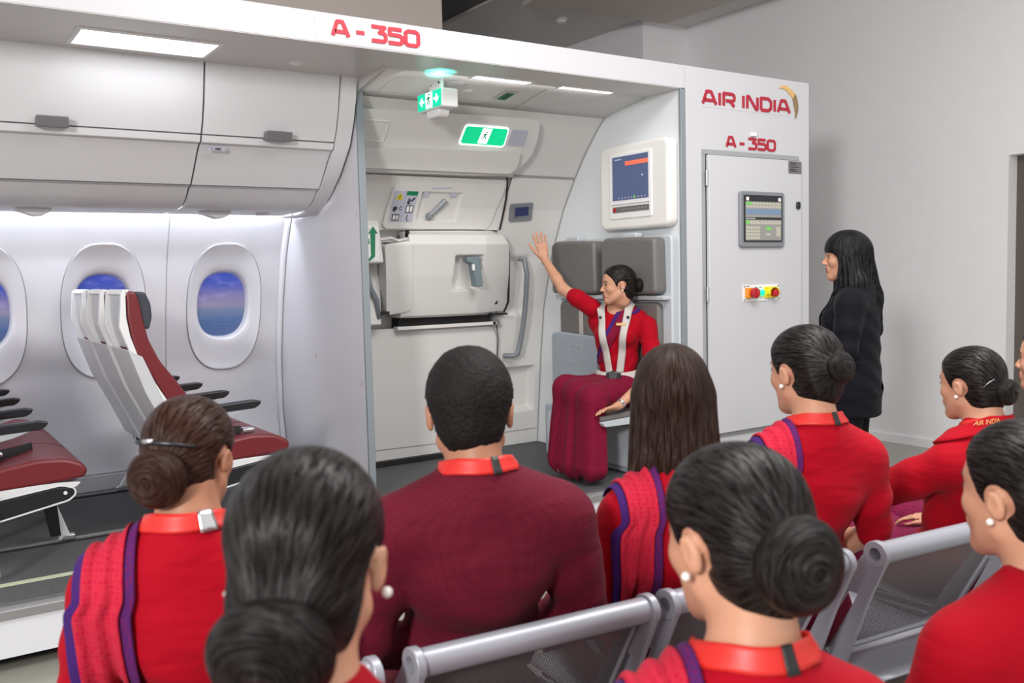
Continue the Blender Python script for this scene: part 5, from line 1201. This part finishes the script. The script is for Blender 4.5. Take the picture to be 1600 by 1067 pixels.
# loose straight hair of the woman in the middle of the row
def long_hair(t, q, f, cutz, matn, h=.005, front=HLINE, amp=.003, name='hair', freq=30, yfront=None, bangs=False):
    mt = Matrix.Translation(q['T']) @ Matrix(q['Rm'].tolist()).to_4x4() @ Matrix.Scale(q['sc'], 4)
    def cl(X, d):
        x, y, z = X[..., 0], X[..., 1], X[..., 2]; a = np.arctan2(x, -(y+.02)); lw = np.clip(.06-z, 0, .15)/.15
        d = d+amp*lw*np.sin(a*freq+2*np.sin(z*14)+1)+amp*.5*lw*np.sin(a*freq*2.3+3*np.sin(z*11))
        lim = (y-front(z))*.8; cut = cutz(a)+.006*np.sin(a*13)+.004*np.sin(a*37+1)+.003*np.sin(a*71)-z
        return np.maximum(np.maximum(d, lim), cut)
    st = lambda X: np.stack([np.sin(np.arctan2(X[:, 0], -(X[:, 1]+.02)))*2.2, np.cos(np.arctan2(X[:, 0], -(X[:, 1]+.02)))*2.2, X[:, 2]*.9], 1)
    o = skinmesh(name, f, [], M[matn], t, h, cl, 1, st); o.data.transform(mt); return o
f = F().ell((0, -.014, .036), (.086, .102, .094), k=.02).ell((0, .020, .036), (.072, .068, .074), k=.03)
f.cap((-.045, -.030, .0), (-.056, -.052, -.24), .052, .056, .03).cap((.045, -.030, .0), (.056, -.052, -.24), .052, .056, .03).cap((0, -.052, .02), (0, -.072, -.24), .060, .060, .03)
long_hair(*LH, f, lambda a: -.205+.0*a, 'hair_brown', .0045, interp([(-.3, .03), (-.02, .035), (.03, .045), (.06, .064), (.09, .09), (.13, .2)]))

# --- standing instructor
H = px(1322, 402, Y=2.9); sb = base_of(H, -25, .03)
t, q = person('standing woman with long black hair in dark navy suit beside the white cabinet', (sb[0], sb[1]), -25, H, -40, 2, 0, 1.03, z0=.90, sw=.155, style=None, torso='suit', skirt=None, lany=False, sleeves=1.05, standing=True, lip='lip_red', gl=.014, h=.0062,
    arms={'L': dict(el=(-.20, -.01, 1.10), wr=(-.12, .20, 1.02), fd=(.6, .7, -.1)), 'R': dict(el=(.20, -.01, 1.10), wr=(.12, .20, 1.02), fd=(-.6, .7, -.1))},
    legs=[((-.085, 0, .88), (-.09, .02, .48), (-.09, 0, .10)), ((.085, 0, .88), (.09, .02, .48), (.09, 0, .10))])
sk = F().ell((0, 0, .90), (.150, .12, .12), k=.04)
for s in (-1, 1): sk.cap((s*.088, 0, .86), (s*.092, .02, .48), .080, .070, .02).cap((s*.092, .02, .48), (s*.092, 0, .06), .070, .074, .02)
skinmesh('trousers', sk, [], M['navy'], t, .008, lambda X, d: np.maximum(np.maximum(d, .035-X[..., 2]), X[..., 2]-.82), 1)
jk = F().ell((0, -.005, .93), (.178, .140, .20), k=.04).ell((0, -.005, .84), (.180, .145, .15), k=.04)
0 and skinmesh('jacket_skirt', jk, [], M['navy'], t, .008, lambda X, d: np.maximum(np.maximum(d, .755-X[..., 2]), X[..., 2]-1.05), 1)
for s in (-1, 1):
    mb = MB(); mb.prism([(.20, 0), (.24, 0), (.25, .015), (.13, .05), (-.0, .075), (-.06, .07), (-.06, 0), (-.03, 0), (-.02, .03), (.08, .012)], 'x', s*.092-.032, s*.092+.032); 
    o = part('shoe', mb, M['black_plastic'], t, bevel=.008, local=True); o.data.transform(Matrix.Translation((0, -.03, 0)))
wrap('shirt_collar', q['up'], lambda u, v: (V(-.012-.035*u*(.3+v), .4, q['zs']+.06-.16*v), V(0, -1, 0)), M['shirt'], t, 6, 20, .004, .003)
wrap('lapel', q['up'], lambda u, v: (V(-.035-.050*u*(.5+.5*math.sin(math.pi*min(1, v*1.2))), .4, q['zs']+.06-.26*v), V(0, -1, 0)), M['navy'], t, 6, 24, .009, .004)
f = F().ell((0, -.014, .036), (.088, .104, .097), k=.02).ell((0, .022, .036), (.075, .072, .080), k=.03)
for s in (-1, 1): f.cap((s*.052, -.010, .0), (s*.085, -.035, -.14), .050, .052, .03).cap((s*.085, -.035, -.14), (s*.080, -.085, -.36), .052, .035, .03).cap((s*.060, .022, -.02), (s*.085, .035, -.22), .028, .030, .03).cap((s*.085, .035, -.22), (s*.080, .055, -.33), .028, .018, .02)
f.cap((0, -.055, .02), (0, -.095, -.20), .066, .062, .03).cap((0, -.095, -.20), (0, -.115, -.36), .060, .040, .03)
long_hair(t, q, f, lambda a: -.40+.05*np.abs(np.sin(a/2+.2)), 'hair_jet', .0048, interp([(-.5, .12), (-.13, .12), (-.10, .050), (-.03, .040), (.0, .045), (.022, .062), (.030, .10), (.13, .2)]), .0035)

# --- demonstrating attendant on the jump seat
H = px(966, 446, Y=4.28)
hnd = px(851, 405, Y=4.84); sh = px(925, 481, Y=4.44); elb = sh+(hnd-sh)*.52+V(-.03, 0, -.045)
kf, kn = px(884, 606, Y=4.50), px(926, 622, Y=4.20)
ff, fn = V(kf[0]-.04, kf[1]-.0, .36), V(kn[0]-.03, kn[1]-.03, .36)
HV = V(3.70, 4.34, 0)
t, q = person('flight attendant in maroon sari strapped into the jump seat, one arm raised', (3.70, 4.34, .26), -128, H, -62, 2, 0, 1.0, lean=0, z0=.53-.0, zs=None, sw=.148, bun=((0, -.125, -.006), .042), lany=False, sleeves=.62, skirt='sari', h=.0055, lip='lip',
    arms={'R': dict(w=1, sh=sh, el=elb, wr=hnd, fd=(-.18, .10, 1), pn=(.50, .85, .1), side=1, curl=.06, spread=.09, thumb=.62, r=1.08),
          'L': dict(w=1, sh=px(1012, 508, Y=4.18), el=px(1022, 585, Y=4.08), wr=px(966, 634, Y=4.08), fd=(-.8, .1, -.1), pn=(0, -.3, -1), side=-1, curl=.25)},
    legs=['w', (V(3.66, 4.42, .77), kf, ff), (V(3.66, 4.26, .77), kn, fn)],
    fineboxes=lambda S: [(S['R'][2]+V(-.13, -.13, -.10), S['R'][2]+V(.13, .13, .24), .0030), (S['L'][2]+V(-.16, -.16, -.10), S['L'][2]+V(.16, .16, .10), .0032)], hh=.0042)
earrings(t, q['Rm'], q['T'], q['sc'])
zs = q['zs']; up = q['up']; both = q['both']
def sash(u0, u1):
    # diagonal drape from the left shoulder across the chest to the right waist
    def pth(u, v):
        w_ = u0+(u1-u0)*u; x = -.115+.185*v+(.105*w_)*(1-.2*v); z = zs+.04-.33*v-.03*w_; return V(x, .4, z), V(0, -1, 0)
    return pth
for nm, a, b, m_ in (('sari_drape', .0, .72, 'sari'), ('sari_border', .70, 1.0, 'purple')):
    wrap(nm, up, sash(a, b), M[m_], t, 8, 40, .005, .002, .003)
wrap('sari_border', up, lambda u, v: (V(-.115-.03*u, .0, zs+.02)+V(-.30*math.sin(R(10+75*v)), .12*v, .30*math.cos(R(10+75*v))), V(math.sin(R(10+75*v)), -.12*v, -math.cos(R(10+75*v)))), M['purple'], t, 4, 20, .005, .002)
for s, x0, x1 in ((-1, -.085, -.030), (1, .088, .035)):
    def pth(u, v, s=s, x0=x0, x1=x1):
        xc = x0+(x1-x0)*max(0, v-.3)/.7+s*0; w_ = .044*(u-.5)
        if v < .3: a = R(150-60*v/.3); qv = V(0, math.cos(a), math.sin(a)); return V(xc+w_, -.02, zs-.05)+qv*.4, -qv
        return V(xc+w_, .42, zs+.045-(zs+.045-q['z0']-.10)*(v-.3)/.7), V(0, -1, 0)
    wrap('harness_strap', up, pth, M['webbing'], t, 5, 50, .012, .003)
    mb = MB(); c = None
    z_ = zs+.01; P_ = V(x0*.98, .4, z_-.03); tt = 0
    for _ in range(60): tt += float((up.at((P_+V(0, -1, 0)*tt)[None])-.017)[0])*.8
    P_ = P_+V(0, -1, 0)*tt; mb.disc(P_, (0, 1, .3), .009, .006, 14); part('harness_stud', mb, M['black'], t, 180, local=True)
def lapb(u, v): a = R(-95+190*v); qv = V(math.sin(a), math.cos(a), 0); return V(0, 0, q['z0']+.095+.045*(u-.5)-.02*math.cos(a))+qv*.4, -qv
wrap('harness_lap_belt', up, lapb, M['webbing'], t, 5, 40, .014, .003)
P_ = V(.0, .4, q['z0']+.085); tt = 0
for _ in range(60): tt += float((both.at((P_+V(0, -1, 0)*tt)[None])-.025)[0])*.8
P_ = P_+V(0, -1, 0)*tt; mb = MB(); mb.disc(P_, (0, 1, .1), .030, .024, 20); mb.box(P_[0]-.045, P_[1]-.01, P_[2]-.018, P_[0]+.045, P_[1]+.004, P_[2]+.018); part('harness_buckle', mb, M['black_plastic'], t, bevel=.004, local=True)
P_ = V(-.045, .4, zs-.060); tt = 0
for _ in range(60): tt += float((up.at((P_+V(0, -1, 0)*tt)[None])-.016)[0])*.8
P_ = P_+V(0, -1, 0)*tt; mb = MB(); mb.box(P_[0]-.028, P_[1]-.003, P_[2]-.008, P_[0]+.028, P_[1]+.003, P_[2]+.008); part('name_badge', mb, M['gold'], t, bevel=.001, local=True)
sh_, el_, wr_ = q['S']['L'][:3]; dr = (wr_-el_)/np.linalg.norm(wr_-el_); mb = MB(); mb.tube([wr_-dr*.028, wr_-dr*.016], .029, 16, caps=False); mb.tube([wr_-dr*.030, wr_-dr*.026], .031, 16); part('wristwatch', mb, M['silver'], t, 60, local=True)
